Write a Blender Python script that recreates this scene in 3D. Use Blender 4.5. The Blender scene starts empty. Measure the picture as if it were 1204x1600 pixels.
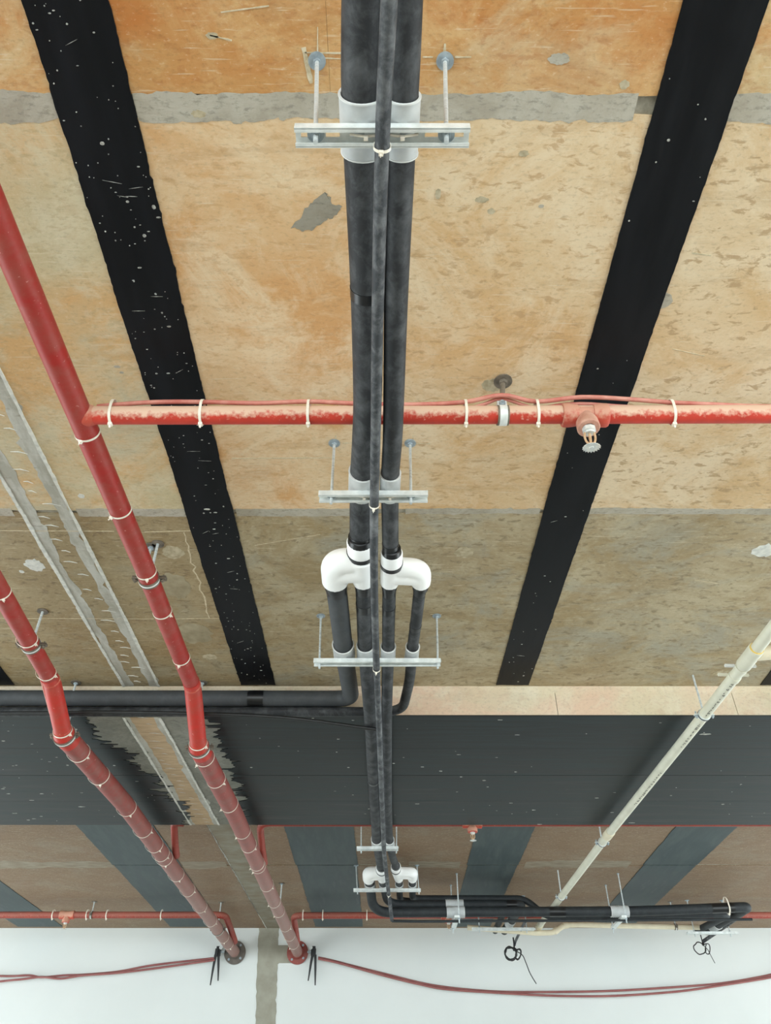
import bpy, bmesh, math, random
from mathutils import Vector, Matrix

# ------------------------------------------------------------------ camera, world, exposure
sc = bpy.context.scene
COL = sc.collection
PITCH = math.radians(40.2)
FPX, CX, CY = 1203.0, 602.0, 800.0
EYE = 1.6                                   # camera height above the floor
cam_d = bpy.data.cameras.new('camera')
cam_d.sensor_fit = 'VERTICAL'; cam_d.sensor_height = 24.0
cam_d.lens = FPX / 1600.0 * 24.0
cam_d.clip_start = 0.02
cam = bpy.data.objects.new('camera', cam_d); COL.objects.link(cam)
cam.location = (0, 0, EYE); cam.rotation_euler = (math.pi/2 + PITCH, 0, 0)
sc.camera = cam

wd = bpy.data.worlds.new('daylight'); sc.world = wd; wd.use_nodes = True
bg = wd.node_tree.nodes['Background']
bg.inputs[0].default_value = (0.90, 1.0, 1.02, 1); bg.inputs[1].default_value = 2.4

sc.view_settings.view_transform = 'Standard'
sc.view_settings.look = 'None'
sc.view_settings.exposure = 0.86
sc.view_settings.gamma = 1.0
sc.view_settings.use_curve_mapping = False

rnd = random.Random(7)

# ------------------------------------------------------------------ measuring helpers
C_, S_ = math.cos(PITCH), math.sin(PITCH)
YH = CY + FPX*math.tan(PITCH)
def W(x, y, zr): return Vector((x, y, zr + EYE))          # zr: height above the eye
def ex(px, Y, Z): return (px - CX)*(Y*C_ + Z*S_)/FPX
def tane(py): return math.tan(PITCH - math.atan((py - CY)/FPX))
def hY(py, Z): return Z/tane(py)
def hX(px, py, Z): return (px - CX)/(YH - py)/C_*Z
def hp(px, py, Z): return W(hX(px, py, Z), hY(py, Z), Z)   # point at height Z
def vp(px, py, Y):                                         # point on the plane at depth Y
    Z = Y*tane(py); return W(ex(px, Y, Z), Y, Z)

# ------------------------------------------------------------------ mesh helpers
ORG = {}
class MB:
    def __init__(s): s.v = []; s.f = []
    def add(s, vs, fs):
        o = len(s.v); s.v += [Vector(p) for p in vs]; s.f += [tuple(i+o for i in f) for f in fs]; return s
    def tube(s, pts, r, n=16, caps=True):
        pts = [Vector(p) for p in pts]; m = len(pts)
        rr = r if isinstance(r, (list, tuple)) else [r]*m
        tg = []
        for i in range(m):
            a = pts[max(i-1, 0)]; b = pts[min(i+1, m-1)]
            d = (b-a); tg.append(d.normalized() if d.length > 1e-9 else Vector((0, 1, 0)))
        up = Vector((0, 0, 1)) if abs(tg[0].z) < .9 else Vector((0, 1, 0))
        u = (up - tg[0]*up.dot(tg[0])).normalized(); vs = []
        for i in range(m):
            u = (u - tg[i]*u.dot(tg[i])).normalized(); w = tg[i].cross(u)
            for k in range(n):
                a = 2*math.pi*k/n
                vs.append(pts[i] + (u*math.cos(a) + w*math.sin(a))*rr[i])
        fs = [(i*n+k, i*n+(k+1) % n, (i+1)*n+(k+1) % n, (i+1)*n+k) for i in range(m-1) for k in range(n)]
        if caps: fs += [tuple(range(n-1, -1, -1)), tuple((m-1)*n+k for k in range(n))]
        return s.add(vs, fs)
    def lathe(s, o, axis, prof, n=24, closed=False):
        o = Vector(o); ax = Vector(axis).normalized()
        up = Vector((0, 0, 1)) if abs(ax.z) < .9 else Vector((0, 1, 0))
        u = (up - ax*up.dot(ax)).normalized(); w = ax.cross(u); vs = []
        for (t, r) in prof:
            for k in range(n):
                a = 2*math.pi*k/n
                vs.append(o + ax*t + (u*math.cos(a) + w*math.sin(a))*r)
        m = len(prof)
        fs = [(i*n+k, i*n+(k+1) % n, (i+1)*n+(k+1) % n, (i+1)*n+k) for i in range(m-1) for k in range(n)]
        if closed: fs += [((m-1)*n+k, (m-1)*n+(k+1) % n, (k+1) % n, k) for k in range(n)]
        else: fs += [tuple(range(n-1, -1, -1)), tuple((m-1)*n+k for k in range(n))]
        return s.add(vs, fs)
    def ring(s, o, axis, r_in, r_out, length, n=28):
        h = length/2
        return s.lathe(o, axis, [(-h, r_in), (-h, r_out), (h, r_out), (h, r_in)], n, True)
    def box(s, ctr, size, rot=None):
        ctr = Vector(ctr); a, b, c = [q/2 for q in size]
        vs = [Vector((x, y, z)) for x in (-a, a) for y in (-b, b) for z in (-c, c)]
        if rot is not None: vs = [rot @ p for p in vs]
        return s.add([ctr + p for p in vs], [(0, 1, 3, 2), (4, 6, 7, 5), (0, 4, 5, 1), (2, 3, 7, 6), (0, 2, 6, 4), (1, 5, 7, 3)])
    def plate(s, outline, z0, z1):
        n = len(outline)
        vs = [(x, y, z0) for x, y in outline] + [(x, y, z1) for x, y in outline]
        fs = [tuple(range(n-1, -1, -1)), tuple(range(n, 2*n))]
        fs += [(i, (i+1) % n, n+(i+1) % n, n+i) for i in range(n)]
        return s.add(vs, fs)
    def build(s, name, mat, parent=None, loc=None, sharp=38):
        org = ORG[parent.name] if parent is not None else Vector(loc if loc is not None else (0, 0, 0))
        me = bpy.data.meshes.new(name)
        me.from_pydata([p - org for p in s.v], [], s.f)
        bm = bmesh.new(); bm.from_mesh(me); bmesh.ops.recalc_face_normals(bm, faces=bm.faces); bm.to_mesh(me); bm.free()
        for p in me.polygons: p.use_smooth = True
        me.set_sharp_from_angle(angle=math.radians(sharp))
        me.materials.append(mat)
        o = bpy.data.objects.new(name, me); COL.objects.link(o)
        if parent is not None: o.parent = parent
        else: o.location = org
        ORG[o.name] = org
        return o

def tag(o, label=None, cat=None, group=None, kind=None):
    if label: o['label'] = label
    if cat: o['category'] = cat
    if group: o['group'] = group
    if kind: o['kind'] = kind
    return o
def thing(name, loc, label, cat, group=None):
    o = bpy.data.objects.new(name, None); o.empty_display_size = .05; COL.objects.link(o)
    o.location = loc; ORG[o.name] = Vector(loc); return tag(o, label, cat, group)

def fillet(pts, r, n=8):
    pts = [Vector(p) for p in pts]; out = [pts[0]]
    for i in range(1, len(pts)-1):
        a, b, c = pts[i-1], pts[i], pts[i+1]
        d1 = (a-b).normalized(); d2 = (c-b).normalized()
        ri = r[i-1] if isinstance(r, (list, tuple)) else r
        k = min(ri, (a-b).length*.48, (c-b).length*.48)
        p0, p1 = b + d1*k, b + d2*k
        for j in range(n+1):
            t = j/n; out.append(p0*(1-t)**2 + b*2*t*(1-t) + p1*t*t)
    out.append(pts[-1]); return out
def smooth(pts, sub=6):
    """Catmull-Rom through the points"""
    P = [Vector(p) for p in pts]; P = [P[0]*2-P[1]] + P + [P[-1]*2-P[-2]]; out = []
    for i in range(1, len(P)-2):
        for j in range(sub):
            t = j/sub; a, b, c, d = P[i-1], P[i], P[i+1], P[i+2]
            out.append(.5*((2*b) + (c-a)*t + (2*a-5*b+4*c-d)*t*t + (3*b-a-3*c+d)*t**3))
    out.append(P[-2]); return out
def on_path(pts, ax, val):
    for a, b in zip(pts, pts[1:]):
        lo, hi = sorted((a[ax], b[ax]))
        if lo <= val <= hi and hi - lo > 1e-9:
            return a.lerp(b, (val-a[ax])/(b[ax]-a[ax])), (b-a).normalized()
    e = min(pts, key=lambda p: abs(p[ax]-val)); return Vector(e), (pts[1]-pts[0]).normalized()

# ------------------------------------------------------------------ materials
def lin(c):
    return tuple(((v/255)/12.92 if v/255 <= .04045 else ((v/255+.055)/1.055)**2.4) for v in c) + (1,)
class NT:
    def __init__(s, name):
        s.m = bpy.data.materials.new(name); s.m.use_nodes = True
        s.t = s.m.node_tree; s.b = s.t.nodes['Principled BSDF']; s.pos = None
    def n(s, kind, **kw):
        x = s.t.nodes.new(kind)
        for k, v in kw.items(): setattr(x, k, v)
        return x
    def l(s, a, b): s.t.links.new(a, b)
    def position(s, scale=(1, 1, 1), off=(0, 0, 0)):
        g = s.n('ShaderNodeNewGeometry'); m = s.n('ShaderNodeMapping')
        m.inputs['Scale'].default_value = scale; m.inputs['Location'].default_value = off
        s.l(g.outputs['Position'], m.inputs['Vector']); return m.outputs[0]
    def noise(s, scale, stretch=(1, 1, 1), off=(0, 0, 0), detail=5, rough=.55, dist=0):
        x = s.n('ShaderNodeTexNoise'); x.inputs['Scale'].default_value = scale; x.inputs['Detail'].default_value = detail
        x.inputs['Roughness'].default_value = rough; x.inputs['Distortion'].default_value = dist
        s.l(s.position(stretch, off), x.inputs['Vector']); return x.outputs['Fac']
    def rng(s, v, a, b, lo=0., hi=1.):
        x = s.n('ShaderNodeMapRange'); x.clamp = True
        x.inputs[1].default_value = a; x.inputs[2].default_value = b; x.inputs[3].default_value = lo; x.inputs[4].default_value = hi
        s.l(v, x.inputs[0]); return x.outputs[0]
    def mix(s, fac, a, b, blend='MIX'):
        x = s.n('ShaderNodeMix', data_type='RGBA', blend_type=blend)
        for sock, v in ((x.inputs[0], fac), (x.inputs[6], a), (x.inputs[7], b)):
            if isinstance(v, (int, float)): sock.default_value = v
            elif isinstance(v, tuple): sock.default_value = v
            else: s.l(v, sock)
        return x.outputs[2]
    def math(s, op, a, b=0.):
        x = s.n('ShaderNodeMath', operation=op)
        for i, v in enumerate((a, b)):
            if isinstance(v, (int, float)): x.inputs[i].default_value = v
            else: s.l(v, x.inputs[i])
        return x.outputs[0]
    def bump(s, v, strength=.2, dist=.004):
        x = s.n('ShaderNodeBump'); x.inputs['Strength'].default_value = strength; x.inputs['Distance'].default_value = dist
        s.l(v, x.inputs['Height']); s.l(x.outputs[0], s.b.inputs['Normal'])
    def out(s, color, rough=.6, metal=0., spec=.5):
        if isinstance(color, tuple): s.b.inputs['Base Color'].default_value = color
        else: s.l(color, s.b.inputs['Base Color'])
        if isinstance(rough, (int, float)): s.b.inputs['Roughness'].default_value = rough
        else: s.l(rough, s.b.inputs['Roughness'])
        s.b.inputs['Metallic'].default_value = metal; s.b.inputs['Specular IOR Level'].default_value = spec
        return s.m

def m_simple(name, a, b=None, scale=12, rough=.55, metal=0., spec=.5, stretch=(1, 1, 1), bump=0, lo=.35, hi=.65):
    t = NT(name); b = b or a
    nz = t.noise(scale, stretch)
    if bump: t.bump(t.noise(scale*5, stretch), bump)
    return t.out(t.mix(t.rng(nz, lo, hi), lin(a), lin(b)), rough, metal, spec)

def m_formwork(name, base, patch, fleck, light, seed, lamt=.7, famt=.5, flow=(1, 5, 1), grey=None, gamt=0.):
    """film-faced formwork imprint on bare concrete: stained clouds, streaks along the sheet, dark flecks, cement bloom"""
    t = NT(name); o = (seed*3.7, seed*1.9, 0)
    big = t.noise(1.2, (1, 1.1, 1), o, 5, .62, 1.0)
    cloud = t.noise(2.6, (1, 1.15, 1), o, 10, .74, .7)
    spotty = t.noise(7.5, (1, 1.25, 1), (seed*1.7, 9, 0), 6, .66, .6)
    stk = t.noise(3.0, flow, (seed, seed*4.4, 0), 7, .7, .3)
    flk = t.noise(27, (.75, 1.5, 1), o, 4, .6, .5)
    fine = t.noise(80, (.7, 1.2, 1), o, 4, .7)
    c = t.mix(t.rng(big, .42, .58), lin(base), lin(patch))
    c = t.mix(t.rng(cloud, .45, .60, 0, lamt), c, lin(light))
    c = t.mix(t.rng(spotty, .54, .66, 0, .45), c, lin(light))
    if grey: c = t.mix(t.rng(t.noise(2.1, (1, 1.6, 1), (seed*5.3, 2, 0), 7, .7, .6), .50, .64, 0, gamt), c, lin(grey))
    dk = tuple(int(v*.84) for v in patch)
    c = t.mix(t.rng(stk, .54, .70, 0, .42), c, lin(dk))
    c = t.mix(t.rng(flk, .56, .64, 0, famt), c, lin(fleck))
    c = t.mix(t.rng(fine, .36, .46, .22, 0), c, lin(tuple(int(v*.66) for v in base)))
    c = t.mix(t.rng(fine, .58, .70, 0, .28), c, lin((236, 222, 198)))
    scr = t.noise(9, (1, 16, 1), (seed*7.1, seed, 0), 2, .5)
    c = t.mix(t.rng(scr, .66, .72, 0, .4), c, lin((222, 208, 180)))
    t.bump(fine, .12, .002)
    return t.out(c, t.rng(cloud, .3, .7, .5, .75), 0, .3)

def m_carbon(name, a, b, spk=1.0, seed=0, rough=(.34, .5), flow=(3, .5, 1)):
    t = NT(name); o = (seed*2.3, seed*5.1, 0)
    w = t.noise(5, flow, o, 5, .6)
    c = t.mix(t.rng(w, .42, .62), lin(a), lin(b))
    smear = t.rng(t.noise(7, (1, 2.2, 1), (seed, 4, 0), 8, .75), .67, .74)
    k = t.math('MULTIPLY', smear, .4*spk)
    c = t.mix(k, c, lin((176, 174, 166)))
    t.bump(t.noise(30, flow, o, 3), .1, .002)
    return t.out(c, t.rng(w, .3, .7, rough[0], rough[1]), 0, .19)

def m_red(name, red, dust, amt, side=False, ramp=None):
    """painted steel with settled building dust; side: the dust lies on the face turned up and to the back"""
    t = NT(name)
    nz = t.noise(14, (1, 1, 1), (0, 0, 0), 6, .65); fine = t.noise(70, (1, 1, 1), (3, 1, 0), 3)
    c = t.mix(t.rng(nz, .35, .7), lin(red), lin(tuple(int(v*.86) for v in red)))
    if side:
        g = t.n('ShaderNodeNewGeometry'); d = t.n('ShaderNodeVectorMath', operation='DOT_PRODUCT')
        d.inputs[1].default_value = (0, -.71, .71); t.l(g.outputs['Normal'], d.inputs[0])
        k = t.math('ADD', t.math('ADD', d.outputs['Value'], t.rng(nz, .3, .7, -.25, .25)), t.rng(fine, .3, .7, -.35, .35))
        c = t.mix(t.rng(k, -.25, .42, 0, amt), c, lin(dust))
    else:
        f = t.rng(nz, .38, .72, 0, amt)
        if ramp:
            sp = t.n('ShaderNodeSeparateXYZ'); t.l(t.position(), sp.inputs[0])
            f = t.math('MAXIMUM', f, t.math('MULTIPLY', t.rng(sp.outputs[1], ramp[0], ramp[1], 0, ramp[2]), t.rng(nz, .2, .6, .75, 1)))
        c = t.mix(f, c, lin(dust))
    c = t.mix(t.rng(fine, .68, .74, 0, .5), c, lin((222, 170, 158)))
    t.bump(fine, .06, .002)
    return t.out(c, .5, 0, .35)

def m_foam(name, a=(34, 36, 39), b=(92, 94, 96), amt=.85):
    """black closed-cell pipe insulation with chalky handling marks"""
    t = NT(name)
    nz = t.noise(11, (1.5, 1, 1.5), (1, 2, 0), 8, .68, .25)
    c = t.mix(t.rng(nz, .45, .75, 0, amt), lin(a), lin(b))
    t.bump(t.noise(60), .05, .002)
    return t.out(c, .62, 0, .4)

M = {}
def m_mortar(name, a, b, c):
    t = NT(name); n1 = t.noise(6, (1, 1, 1), (4, 1, 0), 8, .7, .4); n2 = t.noise(60, (.6, 1.2, 1), (1, 7, 0), 5, .7)
    col = t.mix(t.rng(n1, .42, .6), lin(a), lin(b)); col = t.mix(t.rng(n2, .52, .64, 0, .6), col, lin(c))
    t.bump(n2, .5, .004); return t.out(col, .88, 0, .25)
M['slab'] = m_simple('bare_concrete', (176, 171, 156), (132, 128, 114), 22, .85, bump=.5)
M['mortar'] = m_mortar('grey_mortar', (184, 178, 164), (168, 160, 144), (134, 130, 118))
M['beam_grey'] = m_mortar('beam_concrete', (138, 138, 128), (120, 120, 110), (96, 98, 92))
M['mortar_dark'] = m_mortar('dark_grey_mortar', (152, 146, 132), (142, 134, 118), (122, 118, 106))
M['bloom'] = m_simple('cement_bloom', (150, 140, 122), (130, 116, 96), 9, .8, stretch=(1, 3, 1))
M['spot_dim'] = m_simple('dull_mortar_spot', (168, 156, 128), (142, 130, 102), 16, .8)
M['spot'] = m_simple('pale_mortar_spot', (196, 184, 156), (160, 146, 116), 40, .8)
M['spatter'] = m_simple('white_plaster', (226, 226, 218), (196, 198, 192), 40, .7)
M['spatter_grey'] = m_simple('grey_plaster_specks', (196, 196, 188), (120, 120, 116), 60, .8)
M['chalk'] = m_simple('chalk', (216, 204, 176), (186, 170, 138), 60, .9)
M['f0a'] = m_formwork('formwork_orange', (196, 146, 90), (190, 122, 64), (168, 106, 56), (216, 182, 132), 1, .6, .35, (1, 2.5, 1), grey=(208, 190, 154), gamt=.55)
M['f0b'] = m_formwork('formwork_orange_pale', (208, 162, 106), (198, 140, 84), (176, 122, 72), (218, 194, 150), 2, .75, .35, (1, 2.5, 1), grey=(206, 190, 150), gamt=.6)
M['f1a'] = m_formwork('formwork_tan', (216, 184, 142), (210, 162, 110), (190, 146, 98), (228, 206, 172), 3, .85, .4, (1, 4, 1))
M['f1b'] = m_formwork('formwork_beige', (216, 192, 156), (208, 176, 132), (178, 148, 110), (228, 210, 180), 4, .8, .8, (1, 4, 1))
M['f1d'] = m_formwork('formwork_beige_tan', (214, 186, 146), (208, 170, 122), (184, 148, 106), (226, 206, 174), 13, .85, .65, (1, 4, 1))
M['f1c'] = m_formwork('formwork_green_tan', (196, 182, 146), (208, 168, 116), (170, 148, 108), (212, 202, 172), 5, .75, .35, (1, 3, 1), grey=(186, 180, 154), gamt=.7)
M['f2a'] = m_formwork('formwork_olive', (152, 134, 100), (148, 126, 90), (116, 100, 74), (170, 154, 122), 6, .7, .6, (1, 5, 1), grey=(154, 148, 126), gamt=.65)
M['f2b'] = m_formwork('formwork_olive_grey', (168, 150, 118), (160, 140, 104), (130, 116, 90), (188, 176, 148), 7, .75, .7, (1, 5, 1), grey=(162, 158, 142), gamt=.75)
M['f3'] = m_formwork('formwork_brown', (132, 108, 84), (128, 104, 80), (112, 90, 68), (142, 122, 100), 8, .6, .4, grey=(146, 138, 120), gamt=.35)
M['face'] = m_formwork('formwork_pink_beige', (216, 188, 164), (212, 198, 170), (196, 168, 142), (222, 212, 190), 9, .7, .3, (1, 1, 3))
M['plaster'] = None
M['carbon'] = m_carbon('carbon_fibre_black', (11, 13, 17), (16, 18, 23), 1.2, 1)
M['carbon_clean'] = m_carbon('carbon_fibre_black_clean', (12, 14, 18), (18, 20, 24), .4, 2)
M['carbon_far'] = m_carbon('carbon_fibre_hazed', (60, 72, 74), (80, 90, 90), .2, 3, (.42, .6))  # black carbon again; wall glare and haze put into the grey-teal colour
M['carbon_beam'] = m_carbon('carbon_wrap', (5, 8, 9), (36, 45, 46), .5, 4, (.32, .5), (.4, 7, 1))
M['wall'] = m_simple('white_wall_paint', (218, 222, 220), (213, 217, 215), 1.2, .8)
M['render'] = m_simple('bare_render', (160, 158, 144), (144, 140, 126), 7, .9, bump=.4)
M['floor'] = m_simple('screed', (178, 178, 174), (164, 164, 160), 3, .85)
M['red'] = m_red('red_paint', (158, 40, 34), (190, 120, 104), .3)
M['red_drop'] = m_red('red_paint_fresh', (186, 48, 38), (190, 110, 92), .3)
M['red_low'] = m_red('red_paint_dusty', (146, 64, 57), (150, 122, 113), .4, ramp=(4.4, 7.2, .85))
M['red_side'] = m_red('red_paint_dust_topped', (198, 62, 46), (216, 184, 160), .95, True)
M['red_far'] = m_red('red_paint_branch', (158, 68, 56), (176, 116, 102), .5, True)
M['red_fit'] = m_red('red_fitting', (200, 84, 66), (206, 164, 140), .75, True)
M['red_dusty'] = m_simple('dust_caked_red', (206, 164, 144), (178, 120, 100), 18, .7)
M['red_flange'] = m_red('red_flange_paint', (146, 66, 58), (146, 94, 84), .4)
M['grey_flange'] = m_simple('dusty_grey_iron', (104, 96, 88), (84, 78, 72), 20, .7)
M['cable_red'] = m_simple('red_cable_sheath', (188, 104, 92), (212, 150, 134), 14, .55)
M['cable_wall'] = m_simple('red_cable_sheath_dark', (136, 76, 74), (150, 94, 90), 8, .55)
M['foam'] = m_foam('black_pipe_foam')
M['foam_smooth'] = m_foam('smooth_grey_black_foam', (62, 65, 68), (80, 83, 86), .7)
M['foam_far'] = m_foam('black_pipe_foam_dull', (36, 40, 43), (60, 65, 67), .6)
M['conduit'] = m_foam('scuffed_thin_foam', (52, 55, 59), (136, 138, 140), .9)
M['tape'] = m_simple('black_tape', (16, 17, 19), (22, 23, 25), 30, .32)
M['rubber'] = m_simple('black_rubber', (18, 19, 20), (28, 29, 30), 30, .5)
M['sleeve'] = m_simple('grey_plastic', (200, 203, 203), (178, 182, 183), 16, .45)
M['rim'] = m_simple('pale_plastic', (226, 228, 226), (210, 212, 210), 16, .5)
M['zinc'] = m_simple('galvanised_steel', (234, 238, 236), (206, 212, 210), 26, .4, .15)
M['rod'] = m_simple('zinc_rod', (214, 220, 220), (176, 184, 186), 90, .4, .2, stretch=(.3, .3, 3))
M['nut'] = m_simple('zinc_nut', (176, 188, 194), (146, 158, 166), 50, .4, .25)
M['rust'] = m_simple('dusty_clamp_steel', (128, 118, 104), (98, 90, 80), 40, .6, .2)
M['tie'] = m_simple('white_nylon', (238, 232, 218), (226, 216, 200), 40, .5)
M['cover'] = m_simple('white_joint_cover', (248, 248, 246), (240, 241, 240), 5, .5)
M['pvc'] = m_simple('cream_pvc', (222, 220, 202), (208, 206, 188), 9, .45)
M['pvc_far'] = m_simple('cream_pvc_yellowed', (226, 216, 190), (214, 204, 178), 9, .5)
M['glue'] = m_simple('yellow_glue', (226, 186, 70), (232, 206, 130), 40, .5)
M['print'] = m_simple('worn_black_print', (70, 70, 66), (120, 118, 110), 120, .7)
M['brass'] = m_simple('dusty_brass', (206, 176, 142), (190, 150, 110), 60, .5, .2)
M['pale_metal'] = m_simple('sprinkler_metal', (222, 220, 212), (190, 196, 196), 60, .4, .1)

def m_plaster():
    t = NT('scraped_plaster')
    a = t.noise(6, (2.5, .8, 1), (2, 0, 0), 6, .7); b = t.noise(10, (1, 6, 1), (0, 3, 0), 4, .6)
    c = t.mix(t.rng(a, .40, .60), lin((194, 194, 186)), lin((168, 166, 154)))
    c = t.mix(t.rng(b, .60, .68, 0, .6), c, lin((206, 202, 190)))
    c = t.mix(t.rng(b, .30, .38, .5, 0), c, lin((124, 116, 100)))
    t.bump(b, .4, .004); return t.out(c, .85, 0, .3)
M['plaster'] = m_plaster()
M['scar_grey'] = m_simple('grey_green_scar', (146, 142, 126), (132, 120, 100), 7, .85, stretch=(1, 1.5, 1))
M['plaster_tan'] = m_simple('scraped_plaster_tan', (196, 170, 136), (170, 146, 114), 9, .85, stretch=(1, 5, 1), bump=.4)

# ------------------------------------------------------------------ outlines with torn edges
def wob(a, b, step, amp, r):
    n = max(2, int(abs(b-a)/step)); o = []; slow = 0.; bite = 0.
    for i in range(n+1):
        slow = slow*.86 + r.uniform(-amp, amp)*.42
        bite = r.uniform(-amp, amp)*1.3 if r.random() < .10 else bite*.45
        o.append((a + (b-a)*i/n, slow + bite + r.uniform(-amp, amp)*.22 if 0 < i < n else 0))
    return o
def torn(x0, x1, y0, y1, amp_x=0., amp_y=0., step=.04, seed=1):
    """rectangle x0..x1, y0..y1 (x0/x1 may be (at y0, at y1)); amp_x tears the long sides, amp_y the ends"""
    r = random.Random(seed)
    xa = x0 if isinstance(x0, tuple) else (x0, x0); xb = x1 if isinstance(x1, tuple) else (x1, x1); o = []
    o += [(x, y0 + d) for x, d in (wob(xa[0], xb[0], step, amp_y, r) if amp_y else [(xa[0], 0), (xb[0], 0)])]
    o += [(xb[0] + (xb[1]-xb[0])*(y-y0)/(y1-y0) + d, y) for y, d in (wob(y0, y1, step, amp_x, r) if amp_x else [(y0, 0), (y1, 0)])][1:]
    o += [(x, y1 + d) for x, d in (wob(xb[1], xa[1], step, amp_y, r) if amp_y else [(xb[1], 0), (xa[1], 0)])][1:]
    o += [(xa[0] + (xa[1]-xa[0])*(y-y0)/(y1-y0) + d, y) for y, d in (wob(y1, y0, step, amp_x, r) if amp_x else [(y1, 0), (y0, 0)])][1:-1]
    return o
def blob(x, y, rx, ry, seed, n=26):
    r = random.Random(seed)
    return [(x + rx*math.cos(2*math.pi*k/n)*r.uniform(.75, 1.05), y + ry*math.sin(2*math.pi*k/n)*r.uniform(.75, 1.05)) for k in range(n)]
def plate(outline, z0, z1): return MB().plate(outline, z0, z1)

# ------------------------------------------------------------------ the setting
ZN, ZB, ZF = 2.0, 1.842, 1.96               # near slab, beam soffit, far slab, above the eye
YB0, YB1, YW = 3.88, 5.645, 9.37
XL, XR, YS = -7.0, 7.0, -6.0
TOP = EYE + 2.35
zn, zb, zf = EYE+ZN, EYE+ZB, EYE+ZF

tag(MB().box((0, (YS+YW)/2, -.1), (XR-XL, YW-YS, .2)).build('floor', M['floor']), 'pale screed floor of the building shell', kind='structure')
ceiling = tag(MB().box((0, (YS+YB0)/2, (zn+.006+TOP)/2), (XR-XL, YB0-YS, TOP-zn-.006)).build('ceiling', M['slab']), 'bare concrete ceiling with formwork sheet imprints', kind='structure')
beam = tag(MB().box((0, (YB0+YB1)/2, (zb+.004+TOP)/2), (XR-XL, YB1-YB0, TOP-zb-.004)).build('ceiling_beam', M['beam_grey']), 'wide shallow concrete beam below the ceiling', kind='structure')
ceil2 = tag(MB().box((0, (YB1+YW)/2, (zf+.006+TOP)/2), (XR-XL, YW-YB1, TOP-zf-.006)).build('ceiling_bay', M['slab']), 'brown concrete ceiling bay between beam and white wall', kind='structure')
wall = tag(MB().box((0, YW+.1, (TOP)/2), (XR-XL, .2, TOP)).build('wall_back', M['wall']), 'white painted wall beyond the beam', kind='structure')

# formwork sheet imprints: real sheets of relief with a recessed mortar joint between the rows
cols = [XL, -2.09, -.695, .69, 2.08, XR]
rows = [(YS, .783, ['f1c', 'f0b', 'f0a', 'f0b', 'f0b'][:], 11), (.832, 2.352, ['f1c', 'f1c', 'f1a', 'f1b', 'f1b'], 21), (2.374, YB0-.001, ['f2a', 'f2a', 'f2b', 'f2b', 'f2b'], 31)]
rows[0][2][0:2] = ['f1c', 'f0b']; rows[0][2][2] = 'f0a'
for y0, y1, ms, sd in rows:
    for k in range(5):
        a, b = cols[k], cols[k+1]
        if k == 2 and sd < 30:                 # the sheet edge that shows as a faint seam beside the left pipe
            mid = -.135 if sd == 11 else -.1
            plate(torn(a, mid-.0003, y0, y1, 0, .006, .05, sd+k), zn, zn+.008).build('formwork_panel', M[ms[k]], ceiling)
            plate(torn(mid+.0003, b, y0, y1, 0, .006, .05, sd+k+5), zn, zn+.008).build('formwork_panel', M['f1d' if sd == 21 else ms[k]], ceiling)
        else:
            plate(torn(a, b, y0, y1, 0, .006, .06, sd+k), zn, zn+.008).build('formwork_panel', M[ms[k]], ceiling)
fcols = [XL, -3.75, -2.1, -.52, .93, 2.43, XR]
for y0, y1, sd in ((YB1, 7.02, 41), (7.05, YW, 51)):
    for k in range(6):
        plate(torn(fcols[k], fcols[k+1], y0, y1, 0, .008, .08, sd+k), zf, zf+.008).build('formwork_panel', M['f3'], ceil2)
# the beam's near face, its fillet and soffit
bx_ = [XL, -1.9, .93, 1.9, XR]
for a, b in zip(bx_, bx_[1:]):
    MB().box(((a+b)/2, YB0-.003, (zb+zn)/2), (b-a-.003, .006, zn-zb-.004)).build('face_board', M['face'], beam)
MB().add([(XL, YB0-.03, zn), (XL, YB0, zn), (XL, YB0, zn-.03), (XR, YB0-.03, zn), (XR, YB0, zn), (XR, YB0, zn-.03)],
         [(0, 1, 2), (3, 5, 4), (0, 3, 4, 1), (1, 4, 5, 2), (2, 5, 3, 0)]).build('fillet', M['face'], beam)

# scar of a removed partition: scraped plaster with white ridges, over ceiling, beam, bay and down the wall
def scar(par, z, xa, xb, y0, y1, sd, middle=False, bw=.055, ridges=(.0065, .0055), pm='plaster'):
    if middle: plate(torn((xa[0]+bw*.6, xa[1]+bw*.6), (xb[0]-bw*.6, xb[1]-bw*.6), y0, y1, .012, 0, .03, sd+9), z-.0015, z+.001).build('plaster_strip', M['plaster_tan' if pm == 'plaster' else 'scar_grey'], par)
    for j, e in enumerate((xa, xb)):
        k = bw if j == 0 else -bw
        a, b = (e, (e[0]+k, e[1]+k)) if j == 0 else ((e[0]+k, e[1]+k), e)
        plate(torn(a, b, y0, y1, .011, 0, .022, sd+j), z-.001, z+.001).build('plaster_strip', M[pm], par)
        t = ridges[j]
        o = torn((e[0]-t, e[1]-t), (e[0]+t, e[1]+t), y0, y1, .003, 0, .016, sd+3+j)
        plate(o, z-.005, z-.0005).build('plaster_ridge', M['spatter'], par)
    r = random.Random(sd); y = max(y0, 1.3)
    while y < y1-.05 and y1 < 6:                          # short chisel cuts across the scar
        f = (y-y0)/(y1-y0); a = xa[0]+(xa[1]-xa[0])*f; b = xb[0]+(xb[1]-xb[0])*f
        x = r.uniform(a+.05, b-.09); L = r.uniform(.03, .07)
        plate([(x, y), (x+L*.5, y+.003), (x+L, y+.012), (x+L*.5, y-.002)], z-.0025, z+.001).build('chisel_mark', M['spatter'], par); y += r.uniform(.05, .12)
scar(ceiling, zn, (-1.50, -1.437), (-1.29, -1.243), .3, YB0-.03, 61)
scar(beam, zb+.004, (-1.42, -1.39), (-1.225, -1.19), YB0+.03, YB1, 64, True)
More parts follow.
